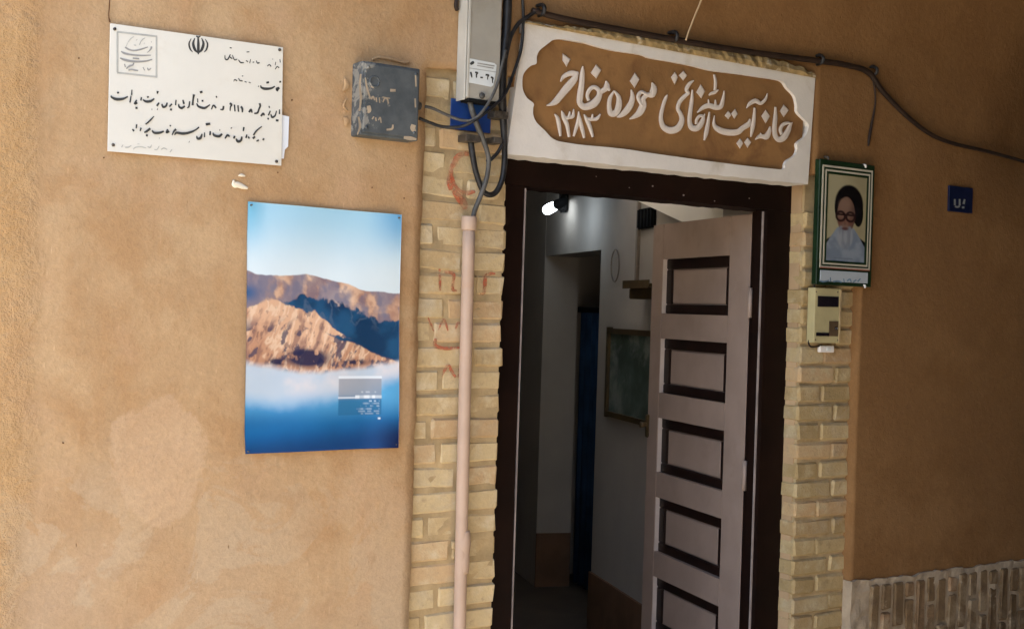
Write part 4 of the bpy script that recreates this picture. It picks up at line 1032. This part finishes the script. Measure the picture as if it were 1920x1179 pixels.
# ------------------------------------------------------------------ cables
def cable(label, pts, rad, mat, grp=None, name='cable', cat='cable', n=6):
    o = tube(name, [at(p[0], p[1], p[2]) for p in pts], rad, mat, None, 9, n)
    return tag(o, label, cat, grp)
cable('thick black cable bundle hanging down beside the grey meter box', [(956, -60, -.05), (952, 0, -.05), (949, 60, -.05), (943, 115, -.05), (941, 170, -.045), (943, 215, -.035), (945, 258, -.032), (946, 300, -.03), (941, 338, -.03), (927, 363, -.03), (907, 360, -.03), (893, 325, -.03), (886, 290, -.03), (882, 262, -.026)],
      [.0125, .0125, .0125, .0125, .0120, .0110, .0085, .0085, .0080, .0078, .0078, .0080, .0085, .0085], M['cable'])
cable('grey cable leaving the meter box and dropping into the beige pipe', [(880, 188, -.045), (886, 210, -.05), (896, 238, -.05), (908, 268, -.048), (916, 298, -.045), (913, 332, -.040), (902, 365, -.034), (890, 395, -.026), (884, 425, -.022)], [.0075, .008, .0078, .0072, .0068, .0068, .0068, .0068, .0068], M['cable_gr'])
cable('thin black cable crossing the white sign edge down to the junction box', [(978, -40, -.05), (980, 0, -.045), (981, 40, -.042), (977, 92, -.040), (962, 140, -.046), (945, 180, -.066), (915, 208, -.085), (886, 228, -.078), (862, 238, -.06), (830, 238, -.045), (805, 230, -.038), (786, 222, -.036)], .0044, M['cable'])
cable('thin grey-black cable curving from the cable bundle to the box gland', [(948, 95, -.066), (940, 128, -.08), (930, 165, -.088), (914, 196, -.088), (892, 222, -.08), (868, 226, -.06), (838, 216, -.045), (812, 204, -.038), (797, 200, -.035)], .0042, M['cable_gr'])
cable('short black cable looping from the sign corner into the cable bundle', [(1010, 18, -.040), (992, 30, -.045), (972, 45, -.048), (957, 72, -.052), (948, 110, -.058)], .0058, M['cable'])
cable('short black cable tail between the looped bundle and the grey cable', [(943, 268, -.045), (934, 285, -.046), (921, 299, -.046), (912, 303, -.042)], .0050, M['cable'])
cable('dark red wire hanging at the upper corner of the meter box', [(856, -30, -.03), (856, 0, -.03), (855, 12, -.03), (857, 19, -.026)], .006, M['cable_br'], None, 'wire', 'wire')
clamp = thing('cable_clamp', 'dark metal clamps gathering the looped cable on the brick pier', 'clamp', at(936, 216, -.02))
for px, py, w, h in ((936, 216, 13, 5), (930, 264, 8, 5), (884, 260, 14, 5)):
    a, b = at(px-w, py+h, -.04), at(px+w, py-h, -.04)
    obj('clamp_band', bm_box(a.x, b.x, -.052, -.006, a.z, b.z, .002, 2), M['screw'], clamp)
cable('heavy dark cable fixed along the sign top and sagging across the brown wall', [(998, 20, -.040), (1050, 34, -.045), (1130, 50, -.045), (1255, 73, -.045), (1400, 97, -.045), (1530, 114, -.045), (1585, 122, -.045), (1628, 136, -.045), (1655, 172, -.045), (1700, 218, -.045), (1745, 252, -.045), (1790, 270, -.045), (1850, 284, -.035), (1930, 306, .0), (2000, 330, .04)],
      [.008, .0092, .0095, .0096, .0096, .0096, .0096, .0098, .0090, .0082, .0075, .007, .0065, .0065, .0065], M['cable_br'])
cable('thin dark wire end dangling from the sagging cable above the framed portrait', [(1634, 140, -.05), (1640, 165, -.042), (1641, 195, -.038), (1635, 230, -.036), (1630, 258, -.036), (1628, 274, -.036)], [.0035, .0035, .003, .0045, .0055, .003], M['cable_br'], None, 'wire', 'wire')
cable('pale tan string hanging down onto the cable above the sign', [(1322, -20, -.06), (1312, 8, -.055), (1302, 32, -.055), (1292, 58, -.058), (1286, 76, -.060)], .0028, M['string'], None, 'string', 'string')
for k, (px, py, lb_) in enumerate(((1010, 20, 'black wall hook holding the heavy cable at the meter end of the sign'), (1258, 70, 'black wall hook holding the heavy cable above the middle of the sign'), (1531, 113, 'black wall hook holding the heavy cable above the sign corner by the portrait'), (1632, 134, 'black wall hook where the heavy cable starts to sag'))):
    c = at(px, py, -.03)
    bm = bmesh.new()
    add_tube(bm, [c+Vector((0, .012, .014)), c+Vector((0, -.016, .013)), c+Vector((0, -.029, .001)), c+Vector((.001, -.020, -.013)), c+Vector((.002, .004, -.015))], [.005, .0058, .006, .0055, .004], 7, 4)
    tag(obj('cable_hook', bm, M['cable'], None, True), lb_, 'hook', 'hooks along the heavy cable')

# ------------------------------------------------------------------ conduit pipe
p_top, p_bot = at(880, 408, -.024), Vector((-.2285, -.024, GZ))
pp = thing('conduit_pipe', 'beige painted conduit pipe running down the brick pier beside the door frame', 'pipe', p_bot)
tube('pipe_body', [p_bot, p_bot.lerp(p_top, .33)+Vector((.001, 0, 0)), p_bot.lerp(p_top, .66)+Vector((-.001, 0, 0)), p_top-Vector((0, 0, .02))], .0172, M['pipe'], pp, 16, 8)
tube('socket', [p_top-Vector((0, 0, .034)), p_top-Vector((0, 0, .032)), p_top, p_top+Vector((0, 0, .001)), p_top-Vector((0, 0, .01))], [.0175, .0208, .0208, .0165, .0150], M['pipe'], pp, 16, 2)
jn_ = at(868, 1022, -.024)
tube('coupling', [jn_-Vector((0, 0, .075)), jn_-Vector((0, 0, .045)), jn_-Vector((-.001, 0, .02)), jn_, jn_+Vector((.001, 0, .022)), jn_+Vector((0, 0, .04))], [.0178, .0195, .0182, .0212, .0195, .0176], M['pipe'], pp, 14, 3)
for zz in (jn_.z, .25):
    obj('wall_strap', bm_box(jn_.x-.026, jn_.x+.020, -.014, -.003, zz-.010, zz+.010, .002, 1), M['mortar'], pp)

# ------------------------------------------------------------------ framed portrait
FY = -.056
fx0, fx1, fz0, fz1 = 1.052, 1.313, 1.665, 2.072
fp = thing('portrait_frame', 'green framed portrait of a bearded person in black turban beside the door', 'portrait', ((fx0+fx1)/2, -.03, fz0))
fw, fh = fx1-fx0, fz1-fz0
FX = lambda u: fx0+fw*u
FZ_ = lambda v: fz1-fh*v
obj('backing_board', bm_box(fx0, fx1, FY, -.034, fz0, fz1, .002, 1), M['green'], fp)
def ring(nm, u0, u1, v0, v1, w, y, mat):
    bm = bmesh.new(); a = w/fw; b = w/fh
    extrude_poly(bm, [(FX(u0), FZ_(v1)), (FX(u1), FZ_(v1)), (FX(u1), FZ_(v0)), (FX(u0), FZ_(v0))], [[(FX(u0+a), FZ_(v1-b)), (FX(u1-a), FZ_(v1-b)), (FX(u1-a), FZ_(v0+b)), (FX(u0+a), FZ_(v0+b))]], y, y+.0018)
    return obj(nm, bm, mat, fp)
ring('border_line', .045, .955, .045, .865, .0062, FY-.0021, M['cream'])
ring('border_line', .075, .925, .065, .847, .0045, FY-.0024, M['green'])
ring('border_line', .095, .905, .078, .836, .0058, FY-.0027, M['cream'])
ring('border_line', .120, .880, .095, .822, .0070, FY-.0030, M['green'])
obj('border_foot', bm_box(FX(.05), FX(.95), FY-.0034, FY-.0022, FZ_(.868), FZ_(.861)), M['redline'], fp)
def portrait_col(U, V):
    L = lambda *c: lin(c)
    n = fbm(U*6, V*10, 3, 81)
    C = mixc(L(222, 212, 170)+0*U[..., None], L(206, 192, 150)+0*U[..., None], smooth(.2, .9, U))
    el = lambda cx, cy, rx, ry, s=.06: smooth(1+s, 1-s, np.sqrt(((U-cx)/rx)**2+((V-cy)/ry)**2))
    # dark cloak and pale robe
    sho = .655+.10*np.abs((U-.5)/.5)**1.6
    C = mixc(C, L(16, 15, 16)+0*C, smooth(-.01, .01, V-sho))
    rob = .60+.85*np.maximum(0, np.abs(U-.49)-.19)**1.15+.0*V
    C = mixc(C, mixc(L(186, 198, 212)+0*C, L(158, 172, 190)+0*C, smooth(.3, .7, n)), smooth(-.012, .012, V-rob)*smooth(.505, .475, np.abs(U-.49)))
    # turban behind the face
    tu = np.clip(el(.555, .335, .355, .225)+el(.80, .44, .12, .14)+el(.30, .38, .10, .12), 0, 1)
    C = mixc(C, mixc(L(24, 22, 24)+0*C, L(48, 42, 46)+0*C, smooth(.5, .8, fbm(U*4+V*5, V*9, 3, 83))*.6), tu)
    # face
    f = np.clip(el(.49, .46, .225, .21, .05), 0, 1)
    C = mixc(C, mixc(L(170, 134, 114)+0*C, L(120, 88, 78)+0*C, smooth(.50, .72, U)*.8), f)
    C = mixc(C, L(180, 146, 126)+0*C, el(.45, .34, .13, .06, .6)*.7)
    C = mixc(C, L(150, 100, 88)+0*C, el(.47, .51, .045, .06, .5)*.6)
    C = mixc(C, L(150, 84, 76)+0*C, el(.34, .53, .07, .04, .6)*.5+el(.60, .53, .07, .04, .6)*.5)
    # glasses
    for cx in (.355, .60):
        r1 = np.sqrt(((U-cx)/.105)**2+((V-.475)/.052)**2)
        C = mixc(C, L(66, 42, 42)+0*C, smooth(.40, .10, np.abs(r1-1)))
    C = mixc(C, L(60, 36, 36)+0*C, smooth(.014, .006, np.abs(V-.455))*smooth(.26, .24, np.abs(U-.48)))
    # beard and mouth
    be = np.clip(el(.48, .70, .20, .145, .14)-el(.48, .54, .12, .075, .3)*.9, 0, 1)
    C = mixc(C, mixc(L(196, 202, 210)+0*C, L(166, 174, 186)+0*C, smooth(.3, .7, fbm(U*14, V*7, 3, 87))), be*.95)
    C = mixc(C, L(118, 62, 60)+0*C, el(.47, .615, .085, .016, .5)*.85)
    C = mixc(C, L(140, 152, 168)+0*C, smooth(.012, .0, np.abs(V-.955))*smooth(.26, .22, np.abs(U-.45))*.8)
    return np.clip(C*.44, 0, 1)
pc4 = [Vector((FX(u), FY-.0009, FZ_(v))) for u, v in ((.138, .106), (.862, .106), (.862, .812), (.138, .812))]
colour_grid('portrait_print', pc4, 90, 150, portrait_col, lambda U, V: 0*U, M['photo'], fp).location = (0, 0, 0)
cc = obj('caption_card', bm_box(FX(.06), FX(.92), FY-.003, FY-.0004, FZ_(.972), FZ_(.884), .0006, 1), M['caption'], fp)
E_ = crop(1500, 280, 4.212)
strokes('caption_script', [[(150, 1035, 4), (185, 1045, 6), (230, 1035, 5)], [(240, 1010, 3), (242, 1045, 5)], [(262, 1045, 6), (300, 1040, 6), (330, 1050, 5)], [(345, 1020, 3), (350, 1050, 5)], [(372, 1040, 6), (395, 1025, 5), (405, 1050, 5)], [(420, 1050, 6), (445, 1030, 5)], [(455, 1045, 6), (478, 1020, 4)]], M['capink'], E_, FY-.0036, cc)
for u, v in ((.12, -.012), (.80, .015), (.86, .995)):
    c = Vector((FX(u), FY-.001, FZ_(v))); tube('fixing_clip', [c+Vector((0, .012, .004)), c+Vector((0, -.004, .002)), c+Vector((0, -.004, -.006))], [.004, .004, .003], M['screw'] if v < 0 else M['wplastic'], fp, 7, 2)

# ------------------------------------------------------------------ intercom, bell plate
IY = -.036
ix0, ix1, iz0, iz1 = at(1527, 600, IY).x, at(1577, 600, IY).x, at(1548, 643, IY).z, at(1550, 540, IY).z
ic = thing('intercom', 'beige intercom panel with dark window below the framed portrait', 'intercom', ((ix0+ix1)/2, -.004, iz0))
obj('housing', bm_box(ix0, ix1, IY, -.003, iz0, iz1, .003, 2), M['inter'], ic)
obj('side_rail', bm_box(ix1-.010, ix1-.002, IY-.002, IY+.001, iz0+.003, iz1-.003, .0006, 1), M['mortar'], ic)
G_ = crop(1500, 520, 7.3715)
def ipoly(nm, P, mat, d=.0022):
    bm = bmesh.new(); extrude_poly(bm, [(G_(x, y, IY).x, G_(x, y, IY).z) for x, y in P][::-1], [], IY-d, IY-.0001); return obj(nm, bm, mat, ic)
ipoly('camera_window', [(245, 258), (530, 268), (525, 410), (242, 405)], M['inter_dk'])
ipoly('call_grille', [(402, 605), (525, 608), (518, 815), (395, 810)], M['inter_br'])
ipoly('button_bar', [(222, 762), (393, 766), (392, 812), (220, 808)], M['inter_dk'], .0030)
b_ = G_(495, 705, IY-.002); tube('call_button', [b_, b_+Vector((0, -.003, 0))], [.006, .005], M['inter_dk'], ic, 10, 1)
for x, y in ((225, 200), (520, 205), (212, 862), (520, 868)):
    c = G_(x, y, IY); tube('screw', [c, c+Vector((0, -.0015, 0))], [.0025, .002], M['screw'], ic, 8, 1)
bc = at(1550, 654, -.014)
bp2 = thing('bell_button', 'small white bell push fixed under the intercom on the brick pier', 'bell', (bc.x, -.004, bc.z-.01))
obj('bell_base', bm_box(bc.x-.034, bc.x+.034, -.017, -.003, bc.z-.012, bc.z+.011, .005, 3), M['wplastic'], bp2)
obj('push', bm_box(bc.x-.004, bc.x+.016, -.0195, -.0168, bc.z-.006, bc.z+.005, .001, 1), M['label'], bp2)
cable('thin dark wire running down the side of the intercom', [(1527, 530, -.020), (1524, 580, -.018), (1521, 625, -.016), (1516, 642, -.012), (1522, 650, -.012), (1540, 648, -.012)], .0028, M['cable_br'], None, 'wire', 'wire')

# ------------------------------------------------------------------ blue house number on the far wall
NY = -.034
nx0, nx1, nz0, nz1 = at(1780, 375, NY).x, at(1824, 375, NY).x, at(1800, 398, NY).z, at(1800, 350, NY).z
hn = thing('house_number', 'small dark blue house number plate with dull digits on the brown wall', 'number plate', ((nx0+nx1)/2, NY, nz0))
obj('plate', bm_box(nx0, nx1, NY, NY+.018, nz0, nz1, .001, 1), M['blue_dk'], hn)
H_ = crop(1760, 330, 13.1)
strokes('digits', [[(395, 570, 22), (395, 720, 24)], [(400, 745, 20), (460, 765, 24), (515, 740, 20)], [(515, 570, 22), (515, 730, 24)], [(640, 575, 22), (612, 690, 28)], [(600, 750, 30), (602, 800, 30)]], M['digit'], H_, NY-.001, hn)
